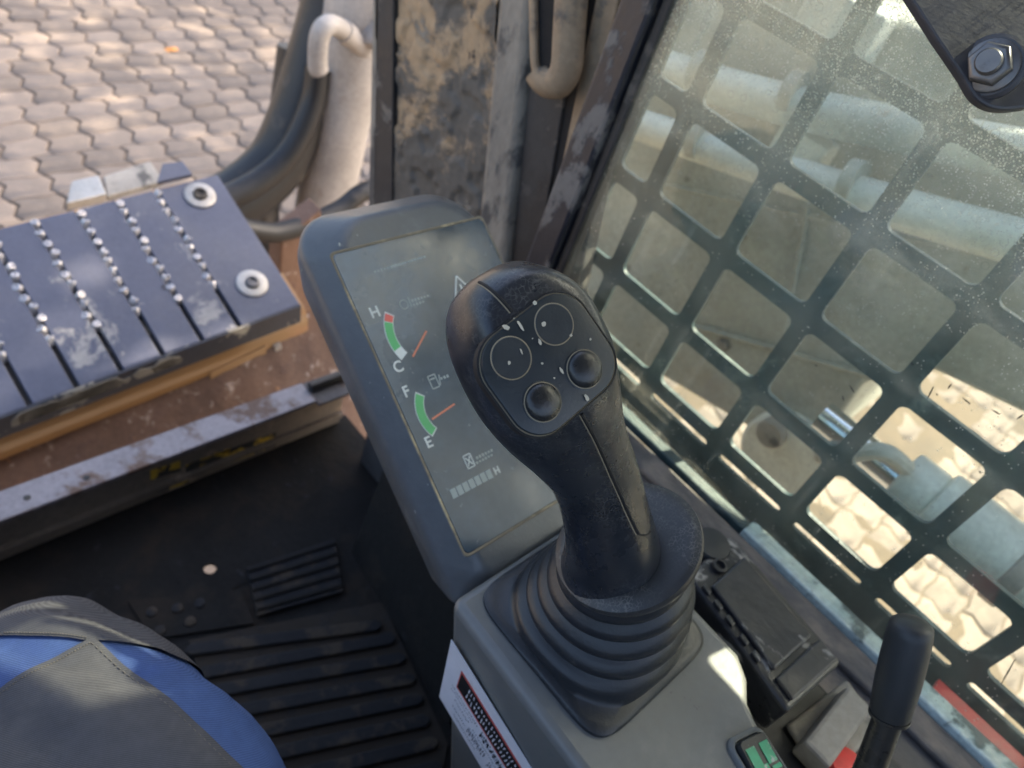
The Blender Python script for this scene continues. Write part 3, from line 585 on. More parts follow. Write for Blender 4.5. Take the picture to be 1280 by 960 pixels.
# ------------------------------------------------------------------ boom outside, seen through the window; unseen sun blockers above it
bm_ = thing('boom', 'grey excavator boom beside the cab seen through the guard', 'boom', (1.02, 0.3, 0.2))
MB().slab([(1.0, 0.72, 0.15), (1.0, 0.72, 0.80), (1.0, -0.60, 0.95), (1.0, -0.60, 0.66), (1.0, -0.06, 0.555), (1.0, 0.061, 0.528), (1.0, 0.115, 0.453), (1.0, 0.106, 0.338), (1.0, 0.20, 0.27)], (0.24, 0, 0)).build('side_plate', 'boompaint', bm_, smooth=0, bevel=0.006)
MB().slab([(1.16, 1.6, 1.50), (1.16, 1.6, 1.95), (1.16, 0.05, 1.92), (1.16, 0.04, 1.575), (1.16, -0.17, 1.57), (1.16, -0.17, 1.335), (1.16, -0.36, 1.33), (1.16, -0.36, 1.05), (1.16, 0.6, 1.36)], (0.06, 0, 0)).build('boom_shade_box', 'boompaint', bm_, smooth=0, bevel=0.006)  # upper boom, out of view, outline shaped to hold sun off the cab
MB().slab([(1.16, -0.17, 1.573), (1.16, -0.17, 1.93), (1.16, -0.075, 1.93), (1.16, -0.075, 1.576)], (0.05, 0, 0)).build('sun_block', 'boompaint', bm_, smooth=0, bevel=0.006)  # unseen block added to keep sun off the joystick
MB().slab([(1.16, -0.44, 1.43), (1.16, -0.44, 1.80), (1.16, -0.173, 1.86), (1.16, -0.173, 1.43)], (0.05, 0, 0)).build('sun_block', 'boompaint', bm_, smooth=0, bevel=0.006)  # unseen block added to trim the sun patch on the console
MB().lathe((0.985, 0.135, 0.285), (1, 0, 0), [(0.002, -0.012), (0.062, -0.012), (0.068, -0.006), (0.068, 0.05)], 40).build('pin_boss', 'pipe', bm_)
MB().lathe((0.965, 0.165, 0.315), (1, 0, 0), [(0.002, -0.008), (0.020, -0.008), (0.023, -0.004), (0.023, 0.02)], 24).build('pin_head', 'greyiron', bm_)
for (a, b, r0, r1, nm) in (((790, 148), (1300, 300), 0.021, 0.026, 'lower'), ((822, 78), (1120, 152), 0.024, 0.026, 'upper')):
    x0 = 0.93 if nm == 'lower' else 0.96
    A, B = XP(*a, x0), XP(*b, x0); dv = (B - A); A2 = A - dv * .3; B2 = B + dv * .5; mid = (A2 + B2) / 2 + V((0, 0, -0.012))
    pp = thing('boom_pipe', {'lower': 'long pale hydraulic pipe crossing the whole window behind the guard', 'upper': 'shorter pale pipe near the top left corner of the side window'}[nm], 'pipe', A, 'pale pipes along the boom')
    MB().tube(crom([A2, mid, B2], 8), [r0 + (r1 - r0) * k / 16 for k in range(17)], 20).build('pipe_tube', 'pipe', pp)
    for t in (0.22, 0.62):
        q = A + dv * t; MB().tube([q - dv.normalized() * 0.008, q + dv.normalized() * 0.008], r1 * 1.12, 20).build('clamp', 'boompaint', pp)
# pale steel blocks on the boom above the pipes
for (px, py, w, h) in ((1060, 30, .10, .06), (1010, 185, .07, .045)):
    q = XP(px, py, 0.99); MB().box((0.955, q.y - w / 2, q.z - h / 2), (0.998, q.y + w / 2, q.z + h / 2)).build('bracket_block', 'pipe', bm_, smooth=0, bevel=0.004)
for (px, py) in ((1230, 385), (905, 430)):
    q = XP(px, py, 1.0); MB().lathe(q + V((0.002, 0, 0)), (-1, 0, 0), [(0.013, 0), (0.013, 0.003), (0.0085, 0.003), (0.0085, 0.010), (0.006, 0.011)], 6 if py % 3 else 16).build('bolt_head', 'greyiron', bm_, smooth=20)
for a, b in (((800, 225), (1290, 330)), ((840, 400), (1090, 470)), ((1010, 260), (980, 420))):
    A, B = XP(*a, 0.9985), XP(*b, 0.998); nn_ = 24
    MB().tube([A + (B - A) * k / nn_ for k in range(nn_ + 1)], [0.0035 + 0.0012 * (k % 2) for k in range(nn_ + 1)], 8).build('weld_seam', 'boompaint', bm_)
# lift cylinder
cy = thing('lift_cylinder', 'pale green hydraulic cylinder with chrome rod low outside the window', 'hydraulic cylinder', XP(1180, 650, 0.86))
A, B = XP(1078, 560, 0.86), XP(1300, 735, 0.86); ax = (B - A).normalized()
MB().tube([A - ax * 0.06, A + ax * .075], 0.020, 24).build('rod', 'chrome', cy)
c0 = A + ax * 0.050
MB().lathe(c0, ax, [(0.022, 0), (0.036, 0.002), (0.038, 0.006), (0.038, 0.040), (0.036, 0.043), (0.043, 0.045), (0.045, 0.049), (0.045, 0.90), (0.02, 0.905)], 36).build('barrel', 'pipe', cy)
MB().lathe(c0 + ax * 0.14, ax, [(0.0455, 0), (0.0485, 0.002), (0.0485, 0.020), (0.0455, 0.022)], 36).build('band', 'white', cy)
MB().tube(crom([c0 + V((-0.03, 0, 0.035)), c0 + V((-.06, 0.03, 0.05)), c0 + V((-.05, .06, 0.0)), c0 + V((0.0, .08, -.05))], 6), 0.010, 10).build('port_fitting', 'boompaint', cy)

# ------------------------------------------------------------------ undercarriage in front of the cab
# rusty deck between sill and beam
rd = thing('rusty_deck', 'rusty pitted steel deck just beyond the front sill', 'deck', (0.3, 0.8, 0.0))
n1, n2 = 90, 16; vs = []
for j in range(n2 + 1):
    for i in range(n1 + 1):
        x = -0.35 + 1.15 * i / n1; y = 0.725 + 0.185 * j / n2; zf = -0.058 + 0.10 * (x - 0.15) / 0.48
        vs.append((x, y, -0.20 + (zf + 0.20) * j / n2 + 0.006 * noise.noise(V((x * 22, y * 22, 0))) + 0.004 * noise.noise(V((x * 60, y * 60, 3)))))
MB().add(vs, [(j * (n1 + 1) + i, j * (n1 + 1) + i + 1, (j + 1) * (n1 + 1) + i + 1, (j + 1) * (n1 + 1) + i) for j in range(n2) for i in range(n1)]).build('deck_sheet', 'rust', rd, smooth=60)
for q4, yy, mt, nm in (([(262, 466), (334, 432), (332, 474), (266, 506)], .888, 'tan', 'web_plate'), ([(333, 438), (354, 428), (352, 468), (331, 478)], .892, 'rust', 'web_plate'), ([(343, 434), (352, 430), (358, 464), (350, 468)], .884, 'white', 'gusset'), ([(358, 430), (396, 416), (402, 448), (362, 466)], .894, 'shell', 'end_plate')):
    MB().slab([YP(*p, yy) for p in q4], (0, 0.018, 0)).build(nm, mt, rd, smooth=0, bevel=0.002)
# step plate, square to itself, turned slightly
SPZ = 0.095
P00, P10, P11 = ZP(0, 520, 0.05), ZP(375, 380, SPZ), ZP(285, 215, 0.19)
ux = (P10 - P00).normalized(); uy = (P11 - P10); uy = (uy - uy.dot(ux) * ux).normalized(); un = ux.cross(uy)
ex = (P10 - P00).length + 0.12; ey = (P11 - P10).dot(uy); P00 = P00 - ux * 0.12
sp = thing('step_plate', 'blue black step plate with rows of raised grip teeth and two bolts', 'step plate', P00)
def SP(u, v, h=0.0): return P00 + ux * u + uy * v + un * h
def sp_hit(px, py): r = ray(px, py); return EYE + r * ((P00 - EYE).dot(un) / r.dot(un))
def sp_uv(px, py): q = sp_hit(px, py) - P00; return q.dot(ux), q.dot(uy)
gro = []
for a, b in (((2, 262), (72, 470)), ((53, 268), (133, 452)), ((103, 256), (186, 440)), ((152, 243), (239, 424)), ((200, 231), (289, 408))):
    gro.append((sp_uv(*a), sp_uv(*b)))
pitch = (gro[4][1][0] - gro[1][1][0]) / 3
gu = [gro[4][0][0] * 0.5 + gro[4][1][0] * 0.5 - pitch * k for k in range(0, 8)][::-1]
edges = [-0.25] + gu + [ex]
for k in range(len(edges) - 1):                 # planks of plate between the grooves
    a = edges[k] + (0.0042 if k else 0); b = edges[k + 1] - (0.0042 if k < len(edges) - 2 else 0)
    MB().slab([SP(a, 0), SP(b, 0), SP(b, ey), SP(a, ey)], un * -0.012).build('tread_plate', 'plate', sp, smooth=0, bevel=0.0015)
MB().slab([SP(-0.25, 0.001, -0.0125), SP(ex - .001, 0.001, -0.0125), SP(ex - .001, ey - .001, -0.0125), SP(-0.25, ey - .001, -0.0125)], un * -0.018).build('under_plate', 'groove', sp, smooth=0)
MB().slab([SP(-0.25, -0.004, 0.0004), SP(ex, -0.004, 0.0004), SP(ex, -0.0003, 0.0004), SP(-0.25, -0.0003, 0.0004)], V((0, -0.004, -0.036))).build('front_lip', 'lip', sp, smooth=0)
tm = None
for k, u in enumerate(gu):
    nt_ = 11
    for i in range(nt_):
        v = ey * (0.97 - 0.68 * i / (nt_ - 1)); p = SP(u + random.uniform(-.001, .001), v, -0.0115)
        if tm is None:
            mbt = MB().lathe((0, 0, 0), un, [(0.0082, 0), (0.0082, 0.010), (0.0064, 0.0145), (0.0030, 0.0150), (0.0022, 0.013)], 7)
            to = mbt.build('grip_tooth', 'bright', sp); tm = to; to.parent = sp; to.matrix_parent_inverse = Matrix(); to.location = p - P00
        else:
            to = tm.copy(); COL.objects.link(to); to.parent = sp; to.matrix_parent_inverse = Matrix(); to.location = p - P00
        to.rotation_euler = (random.uniform(-.2, .2), random.uniform(-.2, .2), random.uniform(0, 6))
for k, (px, py) in enumerate(((250, 245), (315, 355))):
    q = sp_hit(px, py) + un * 0.0005
    wsh = MB().lathe(q, un, [(0.027, 0), (0.027, 0.003), (0.024, 0.0045), (0.013, 0.0045), (0.012, 0.002)], 32).build('washer', 'zinc', sp)
    MB().lathe(q + un * 0.0002, un, [(0.0118, 0.001), (0.0118, 0.009), (0.009, 0.0105), (0.0075, 0.0105), (0.007, 0.006)], 20).build('bolt_head', 'groove' if k == 0 else 'bolt', wsh)
for k in range(60):                               # chipped, mud filled patches along the front edge
    u = sp_uv(random.choice([10, 30, 40, 60, 85, 95, 105, 118, 130, 150, 185, 205, 220]), 470)[0] + random.uniform(-.02, .02)
    r = random.uniform(.006, .026); pts = [SP(u + r * 1.5 * random.uniform(.6, 1) * math.cos(a), -0.0045, 0.0) + V((0, -0.0012, -0.016 + max(-.016, min(.0155, r * random.uniform(.5, 1) * math.sin(a))))) for a in [6.283 * i / 9 for i in range(9)]]
    if k % 2 == 0: MB().slab(pts, -uy * 0.0012).build('mud_patch', 'fleckmud', sp, smooth=0)
# notch tab and small bracket on the far edge
MB().slab([SP(*sp_uv(196, 232), 0.0), SP(*sp_uv(240, 222), 0.0), SP(*sp_uv(228, 206), 0.0), SP(*sp_uv(203, 209), 0.0)], un * 0.010).build('tab', 'plate', sp, smooth=0, bevel=0.001)
# tan beam under the plate
be = thing('front_beam', 'glossy tan painted beam under the blue black step plate', 'beam', SP(0.3, 0, -.1))
y0 = P00.y + 0.012
sec = [(0.004, 0.0), (-0.004, -0.003), (-0.009, -0.010), (-0.011, -0.022), (-0.010, -0.036), (-0.005, -0.052), (0.006, -0.066), (0.022, -0.074), (0.08, -0.078), (0.08, 0.0)]
b0, b1 = SP(-0.25, 0.006, -0.034), SP(ex + 0.02, 0.006, -0.034)
MB().loft([[b_ + uy * (a + 0.25 * h if a < .05 else a) + V((0, 0, h)) for a, h in sec] for b_ in (b0, b1)]).build('beam_body', 'tan', be, smooth=40)
MB().slab([SP(-.25, 0.10, -0.04), SP(ex - .05, 0.10, -0.04), SP(ex - .05, ey + .03, -0.04), SP(-.25, ey + .03, -0.04)], un * -0.12).build('beam_back', 'tan', be, smooth=0, bevel=0.004)
sb = thing('side_bracket', 'small pale metal bracket behind the far edge of the step plate', 'bracket', ZP(120, 238, 0.07))
MB().slab([ZP(84, 264, 0.05), ZP(90, 236, 0.05), ZP(124, 228, 0.05), ZP(134, 252, 0.05)], (0, 0, 0.018)).build('bracket_block', 'zinc', sb, smooth=0, bevel=0.003)
MB().slab([ZP(134, 252, 0.05), ZP(130, 226, 0.05), ZP(188, 207, 0.05), ZP(205, 232, 0.05)], (0, 0, 0.012)).build('bracket_arm', 'greyiron', sb, smooth=0, bevel=0.003)

# ------------------------------------------------------------------ upright white cylinder, elbow and hoses beyond the pillar
uc = thing('swing_cylinder', 'dirty white upright cylinder with an elbow pipe beyond the pillar', 'hydraulic cylinder', YP(420, 250, 1.480))
A, B = YP(462, -60, 1.480), YP(398, 295, 1.480)
MB().tube([A, A + (B - A) * .3, B], [0.080, 0.078, 0.074], 32).build('barrel', 'white', uc)
el = [YP(466, 75, 1.430), YP(440, 48, 1.410), YP(420, 33, 1.390), YP(407, 33, 1.380), YP(399, 48, 1.380), YP(397, 80, 1.380), YP(399, 88, 1.380)]
MB().tube(crom(el, 6), 0.021, 20).build('elbow', 'white', uc)
MB().tube([YP(437, 45, 1.408), YP(428, 38, 1.399)], 0.025, 20).build('collar', 'white', uc)
MB().lathe(YP(470, 20, 1.420), cdir(-.3, 0, -1), [(0.066, -0.03), (0.066, 0.01), (0.054, 0.018), (0.024, 0.018)], 32).build('cap_flange', 'white', uc)
hoses = [([(425, -60), (415, 10), (392, 90), (372, 150), (345, 205), (300, 245), (240, 275)], 1.56, 0.072, 'thick black hose bending down from the top behind the white elbow'),
         ([(398, 85), (390, 130), (362, 190), (322, 228), (262, 258)], 1.50, 0.030, 'black hose fitted to the white elbow and curving to the step plate'),
         ([(520, 230), (460, 238), (425, 262), (385, 280), (350, 290), (330, 290), (300, 285)], 1.26, 0.021, 'thin black hose sagging across the foot of the white cylinder'),
         ([(368, 60), (352, 170), (330, 250), (338, 320), (360, 380)], 1.62, 0.040, 'black hose dropping behind the other hoses to the deck')]
for pts, y, r, lab in hoses:
    MBt = MB().tube(crom([YP(a, b, y - 0.0003 * b) for a, b in pts], 7), r, 18)
    tag(MBt.build('hydraulic_hose', 'rubber'), lab, 'hose', 'black hydraulic hoses beyond the pillar')
ts = thing('track_frame', 'rusty brown frame foot below the hoses and white cylinder', 'frame', YP(385, 330, 1.15))
MB().slab([YP(352, 300, 1.16), YP(402, 262, 1.16), YP(400, 470, 1.16), YP(345, 440, 1.16)], (0, 0.05, 0)).build('foot', 'rust', ts, smooth=0, bevel=0.004)

# ------------------------------------------------------------------ console
cs = thing('control_console', 'grey plastic armrest console carrying the joystick', 'console', (0.30, 0.03, 0.42))
def outline(k):                                  # k = 0 at the top face, 1 at the foot
    pts = [(0.229, 0.131), (0.325, 0.131), (0.372, 0.131), (0.372, 0.05), (0.371, -0.008), (0.362, -0.022), (0.348, -0.032), (0.339, -0.05), (0.333, -0.075), (0.330, -0.16), (0.224, -0.16), (0.225, 0.02)]
    return [V((x + (0.012 * k if x < 0.3 else 0), y - (0.055 * k if y > 0.1 else 0), 0)) for x, y in pts]
zt = 0.598
secs = [[p + V((0, 0, zt - 0.20)) for p in outline(1)], [p + V((0, 0, zt - 0.0)) for p in outline(0)]]
MB().loft(secs).build('console_body', 'console', cs, smooth=30, bevel=0.007, seg=4)
# label on the left face
A, B, C2, D2 = [XP(x, y, 0.2258) for x, y in ((565, 800), (668, 966), (612, 970), (550, 870))]
k_ = 0.012 / 0.20
def wall(px, py):                                # point on the sloping left face
    r = ray(px, py); n = V((1, 0, k_)); p0 = V((0.2252, 0, zt)); t = (p0 - EYE).dot(n) / r.dot(n); return EYE + r * t
LB = [wall(*p) for p in ((565, 799), (690, 1000), (634, 1012), (550, 870))]
nw = V((-1, 0, -k_)).normalized()
lb = MB().slab([p + nw * 0.0002 for p in LB], nw * 0.0006).build('warning_label', 'label', cs, smooth=0)
def lbp(s, t, h=0.0009): return (LB[0] * (1 - s) + LB[1] * s) * (1 - t) + (LB[3] * (1 - s) + LB[2] * s) * t + nw * h
def lquad(s0, s1, t0, t1, m, h=0.0009, nm='print'): return MB().slab([lbp(s0, t0, h), lbp(s1, t0, h), lbp(s1, t1, h), lbp(s0, t1, h)], nw * 0.0001).build(nm, m, lb, smooth=0)
lquad(0.14, 0.97, 0.16, 0.47, 'red', 0.0009, 'red_border'); lquad(0.15, 0.96, 0.19, 0.44, 'ink', 0.0011, 'black_bar')
rnd = random.Random(5)
wb = MB(); s = 0.24
while s < 0.80:                                  # small white characters in two lines on the bar, too small to read
    for t0, t1 in ((0.22, 0.29), (0.32, 0.42)):
        w = rnd.uniform(.012, .020)
        for q in range(3):
            a = s + rnd.uniform(0, w * .5); b = a + rnd.uniform(.003, .010); c = t0 + (t1 - t0) * rnd.uniform(0, .5); d = c + (t1 - t0) * rnd.uniform(.3, .5)
            wb.slab([lbp(a, c, .0013), lbp(b, c, .0013), lbp(b, d, .0013), lbp(a, d, .0013)], nw * 0.0001)
    s += 0.028
wb.build('bar_lettering', 'label', lb, smooth=0, kind='stuff')
bl = MB()
for t0, t1, s0, s1 in ((0.52, 0.56, .10, .42), (0.58, 0.61, .10, .36), (0.50, 0.62, .46, .80), (0.66, 0.70, .16, .34), (0.72, 0.86, .36, .58), (0.78, 0.82, .16, .32), (0.72, 0.86, .64, .78), (.88, .92, .2, .5), (.66, .70, .40, .70)):
    s = s0
    while s < s1:
        w = rnd.uniform(.006, .016)
        for q in range(2 if t1 - t0 < .06 else 4):
            a = s + rnd.uniform(0, w * .6); c = t0 + (t1 - t0) * rnd.uniform(0, .7); bl.slab([lbp(a, c, .0009), lbp(a + w * .45, c, .0009), lbp(a + w * .45, c + (t1 - t0) * .28, .0009), lbp(a, c + (t1 - t0) * .28, .0009)], nw * 0.0001)
        s += w * 1.5
bl.build('small_lettering', 'inkgrey', lb, smooth=0, kind='stuff')
bl = MB(); s = 0.46
while s < 0.86:
    w = 0.030
    for q in range(3):
        a = s + rnd.uniform(0, w * .4); c = 0.50 + rnd.uniform(0, .09); bl.slab([lbp(a, c, .00105), lbp(a + .012, c, .00105), lbp(a + .012, c + .035, .00105), lbp(a, c + .035, .00105)], nw * 0.0001)
    s += w * 1.35
bl.build('large_lettering', 'ink', lb, smooth=0, kind='stuff')
# rocker switch in a raised rim
rc = ZP(950, 957, zt)
ru = (ZP(1000, 915, zt) - ZP(890, 972, zt)).normalized(); rv = V((-ru.y, ru.x, 0))
def rp(u, v, h): return rc + ru * u + rv * v + V((0, 0, h))
sw_ = MB().loft([[rp(a * k, b * k, h) for a, b in rrect(0.027, 0.036, 0.006, 5)] for k, h in ((1.12, -0.004), (1.1, 0.002), (1.0, 0.0035), (0.92, 0.0035), (0.90, 0.0005))]).build('switch_rim', 'console', cs, smooth=40)
rk = MB().loft([[rp(a * k, b * k, h + 0.0025 * (b / 0.02)) for a, b in rrect(0.0220, 0.0310, 0.003, 4)] for k, h in ((1.0, 0.000), (1.0, 0.004), (0.93, 0.0058))]).build('rocker_switch', 'button', cs, smooth=40)
for (u0, u1, v0, v1) in ((-.009, -.002, -.004, .010), (-.009, .001, -.0045, -.001), (.002, .009, -.002, .010), (.003, .010, -.006, -.0035)):
    MB().slab([rp(u0, v0, .0062 + .0025 * v0 / .02), rp(u1, v0, .0062 + .0025 * v0 / .02), rp(u1, v1, .0062 + .0025 * v1 / .02), rp(u0, v1, .0062 + .0025 * v1 / .02)], (0, 0, 0.0003)).build('green_symbol', 'greenlens', rk, smooth=0)
# pedestal below, out of the light
pd = thing('console_pedestal', 'dark plastic pedestal below the monitor and console', 'pedestal', (0.32, 0.05, 0.0))
MB().slab([(0.335, 0.10, 0.0), (0.41, 0.10, 0.0), (0.41, -0.16, 0.0), (0.335, -0.16, 0.0)], (0, 0, 0.397)).build('pedestal_body', 'pedestal', pd, smooth=0, bevel=0.01)

# ------------------------------------------------------------------ monitor on the console's front end, face tilted 31 degrees
mo = thing('monitor', 'grey gauge monitor with dusty screen in front of the joystick', 'monitor', (0.31, 0.2, 0.60))
TILT = math.radians(31)
m0 = ZP(575, 698, 0.600); mu = V((1, 0, 0)); mv = V((0, math.cos(TILT), math.sin(TILT))); mn = mu.cross(mv)
def MP(u, v, h=0.0): return m0 + mu * u + mv * v + mn * h
def muv(px, py):
    r = ray(px, py); t = (m0 - EYE).dot(mn) / r.dot(mn); q = EYE + r * t - m0; return q.dot(mu), q.dot(mv)
cu, cv, hw, hh = 0.0750, 0.1065, 0.158, 0.286
rim = rrect(hw, hh, [0.046, 0.030, 0.012, 0.012], 12)
def mring(k, h, dv=0.0): return [MP(cu + a - math.copysign(min(abs(a), k), a), cv + b - math.copysign(min(abs(b), k), b) + dv, h) for a, b in rim]
housing = MB().loft([mring(.026, -.085), mring(.012, -.062), mring(.002, -.034), mring(0.0, -0.024), mring(.0006, -.0205), mring(.002, -.0180), mring(.0115, -.0035), mring(.0135, -.0008), mring(.0155, .0008), mring(.018, .0015), mring(.019, .0015)], caps=True)
housing.build('housing', 'housing', mo, smooth=50)
pw, ph = 0.1325, 0.214
su, sv = pw / 2 + 0.004, ph / 2 + 0.000
scr = rrect(pw, ph, 0.004, 4)
MB().loft([[MP(su + a * 1.028, sv + b * 1.018, 0.0016) for a, b in scr], [MP(su + a * 1.02, sv + b * 1.012, 0.0022) for a, b in scr], [MP(su + a, sv + b, 0.0018) for a, b in scr]], caps=False).build('screen_border', 'trimline', mo, smooth=0)
scn = MB().loft([[MP(su + a, sv + b, 0.0010) for a, b in scr], [MP(su + a * .992, sv + b * .995, 0.0020) for a, b in scr]]).build('screen', 'screen', mo, smooth=30)
PH_ = 0.0021
def mquad(pts, m, nm, h=PH_): return MB().slab([MP(u, v, h) for u, v in pts], mn * 0.0002).build(nm, m, scn, smooth=0)
def arc(cx, cy, r0, r1, a0, a1, m, nm, n=10, h=PH_):
    o = [(cx + r1 * math.cos(math.radians(a0 + (a1 - a0) * k / n)), cy + r1 * math.sin(math.radians(a0 + (a1 - a0) * k / n))) for k in range(n + 1)]
    i = [(cx + r0 * math.cos(math.radians(a0 + (a1 - a0) * k / n)), cy + r0 * math.sin(math.radians(a0 + (a1 - a0) * k / n))) for k in range(n, -1, -1)]
    return mquad(o + i, m, nm, h)
def line(a, b, w, m, nm, h=PH_ + 0.0001):
    a, b = V((*a, 0)), V((*b, 0)); d = (b - a).normalized(); q = V((-d.y, d.x, 0)) * w / 2
    return mquad([(a - q).xy, (b - q).xy, (b + q).xy, (a + q).xy], m, nm, h)
def text(body, u, v, size, m, nm, parent, base, U, Vv, N, h):
    cu_ = bpy.data.curves.new(nm, 'FONT'); cu_.body = body; cu_.size = size; cu_.align_x = 'CENTER'; cu_.align_y = 'CENTER'; cu_.extrude = 0.00008; cu_.offset = 0.00022
    to = bpy.data.objects.new(nm, cu_); COL.objects.link(to); bpy.context.view_layer.update()
    me = bpy.data.meshes.new_from_object(to.evaluated_get(bpy.context.evaluated_depsgraph_get())); bpy.data.objects.remove(to)
    me.materials.clear(); me.materials.append(M[m]); o = bpy.data.objects.new(nm, me); COL.objects.link(o)
    c = base + U * u + Vv * v + N * h
    mw = Matrix(((U.x, Vv.x, N.x, c.x), (U.y, Vv.y, N.y, c.y), (U.z, Vv.z, N.z, c.z), (0, 0, 0, 1)))
    o.parent = parent; o.matrix_parent_inverse = parent.matrix_world.inverted(); o.matrix_basis = mw; return o
def mtext(b, px, py, size, m='print'): u, v = muv(px, py); return text(b, u, v, size, m, 'gauge_letter', scn, m0, mu, mv, mn, PH_)
mtext('H', 467, 392, 0.0105); mtext('C', 496, 460, 0.0105); mtext('F', 506, 491, 0.0105); mtext('E', 534, 554, 0.0105)
# gauge arcs: centre right of the scale
def gauge(p0, p1, bulge, cols):
    u0, v0 = muv(*p0); u1, v1 = muv(*p1); ch = math.hypot(u1 - u0, v1 - v0); r = (ch * ch / 4 + bulge * bulge) / (2 * bulge)
    mx, my = (u0 + u1) / 2, (v0 + v1) / 2; dx, dy = (u1 - u0) / ch, (v1 - v0) / ch
    nx, ny = -dy, dx                                # to the right of the scale
    if nx < 0: nx, ny = -nx, -ny
    cx, cy = mx + nx * (r - bulge), my + ny * (r - bulge)
    a0 = math.degrees(math.atan2(v0 - cy, u0 - cx)) % 360; a1 = math.degrees(math.atan2(v1 - cy, u1 - cx)) % 360
    arc(cx, cy, r - 0.0036, r + 0.0036, a0 - 1, a1 + 1, 'print', 'gauge_outline', 12, PH_ - .00005)
    for f0, f1, m in cols: arc(cx, cy, r - 0.003, r + 0.003, a0 + (a1 - a0) * f0, a0 + (a1 - a0) * f1, m, 'gauge_band', 10, PH_ + .0001)
gauge((485, 394), (503, 446), 0.0045, [(0.02, 0.18, 'red'), (0.20, 0.80, 'green')])
gauge((523, 494), (541, 541), 0.0045, [(0.02, 0.98, 'green')])
line(muv(514, 447), muv(531, 415), 0.0013, 'needle', 'needle'); line(muv(538, 525), muv(566, 506), 0.0013, 'needle', 'needle')
# icons: thermometer, pump, hourglass, digits, warning triangle
def icon_box(px, py, w, h, m='printdim', t=0.0008):
    u, v = muv(px, py)
    for a, b in (((-w, -h), (w, -h)), ((w, -h), (w, h)), ((w, h), (-w, h)), ((-w, h), (-w, -h))): line((u + a[0] / 2, v + a[1] / 2), (u + b[0] / 2, v + b[1] / 2), t, m, 'icon_line')
    return u, v
u, v = muv(503, 382); arc(u, v, .0028, .0036, 0, 350, 'printdim', 'temperature_icon', 16); line((u + .005, v - .003), (u + .005, v + .004), .001, 'printdim', 'temperature_icon')
u, v = icon_box(540, 478, .006, .009); line((u + .004, v - .004), (u + .006, v + .003), .0008, 'printdim', 'icon_line'); line((u - .002, v + .002), (u + .002, v + .002), .001, 'printdim', 'icon_line')
u, v = icon_box(584, 577, .006, .009, 'print'); line((u - .002, v - .003), (u + .002, v + .003), .0009, 'print', 'icon_line'); line((u + .002, v - .003), (u - .002, v + .003), .0009, 'print', 'icon_line')
rows_ = MB()
for (px, py, n) in ((524, 374, 6), (522, 380, 5), (560, 470, 3), (604, 568, 6), (604, 574, 6), (478, 338, 10), (500, 331, 10), (520, 325, 6)):
    u, v = muv(px, py)
    for k in range(n):
        a = u - .008 + .0027 * k; hgt = rnd.uniform(.0012, .0022)
        rows_.slab([MP(a, v - hgt / 2, PH_), MP(a + .0016, v - hgt / 2, PH_), MP(a + .0016, v + hgt / 2, PH_), MP(a, v + hgt / 2, PH_)], mn * .0001)
rows_.build('small_print', 'printdim', scn, smooth=0, kind='stuff')
for k in range(7):
    u, v = muv(588, 605); u += -.016 + .0053 * k
    mquad([(u - .0022, v - .0032), (u + .0022, v - .0032), (u + .0022, v + .0032), (u - .0022, v + .0032)], 'printdim', 'digit_window')
mtext('H', 619, 589, 0.007)
tri = [muv(573, 343), muv(589, 386), muv(556, 386)]
u, v = muv(577, 366); s3 = .0125
tp = [(u + s3 * math.cos(math.radians(a)), v + s3 * math.sin(math.radians(a))) for a in (90, 210, 330)]
for k in range(3): line(tp[k], tp[(k + 1) % 3], .0012, 'print', 'warning_triangle')
line((u, v - .002), (u, v + .006), .0014, 'print', 'warning_triangle')

# ------------------------------------------------------------------ joystick
F = D(784, 681, .413)
js = thing('joystick', 'black leather grained joystick with four round thumb buttons and rubber boot', 'joystick', (0.30, 0.066, zt))
GA = cdir(-.342, -.672, -.656)
# boot on its square base
bc0 = V((0.300, 0.067, zt))
def bring(c, r, e, ax, n=72, rot=0.0):
    ax = ax.normalized(); a = V((1, 0, 0)); a = (a - a.dot(ax) * ax).normalized(); b = ax.cross(a); out = []
    for k in range(n):
        x, y = sup(2 * math.pi * k / n, e); out.append(c + (a * x + b * y) * r)
    return out
prof = [(0.0005, .0580, 7), (.0035, .0580, 7), (.005, .0565, 6.5), (.0056, .0550, 5), (.0064, .0530, 3.0), (.0095, .0535, 2.35), (.0140, .0540, 2.2), (.0175, .0528, 2.15), (.0200, .0492, 2.1), (.0218, .0462, 2.3), (.0236, .0468, 2.3),
        (.0265, .0492, 2.2), (.0310, .0500, 2.2), (.0350, .0490, 2.2), (.0378, .0455, 2.1), (.0398, .0428, 2.1), (.0418, .0436, 2.1), (.0450, .0460, 2.1), (.0490, .0464, 2.1), (.0525, .0448, 2.05), (.0550, .0412, 2), (.0570, .0392, 2), (.0590, .0402, 2), (.0625, .0424, 2), (.0660, .0422, 2), (.0690, .0400, 2), (.0712, .0366, 2), (.0730, .0352, 2),
        (.0750, .0362, 2), (.0780, .0378, 2), (.0810, .0372, 2), (.0840, .0340, 2), (.090, .0310, 2), (.098, .0300, 2)]
hF = (F.z - zt)
secs = []
for h, r, e in prof:
    t = h / 0.098; c = bc0 + V((0, 0, h * (hF - 0.004) / 0.098)); off = (F - bc0); c.x += off.x * t * t; c.y += off.y * t * t
    ax = (V((0, 0, 1)) * (1 - t) + GA * t * 0.9 + V((0, 0, 0.1)) * t)
    secs.append(bring(c, r, e, ax))
MB().loft(secs).build('boot', 'boot', js, smooth=50)
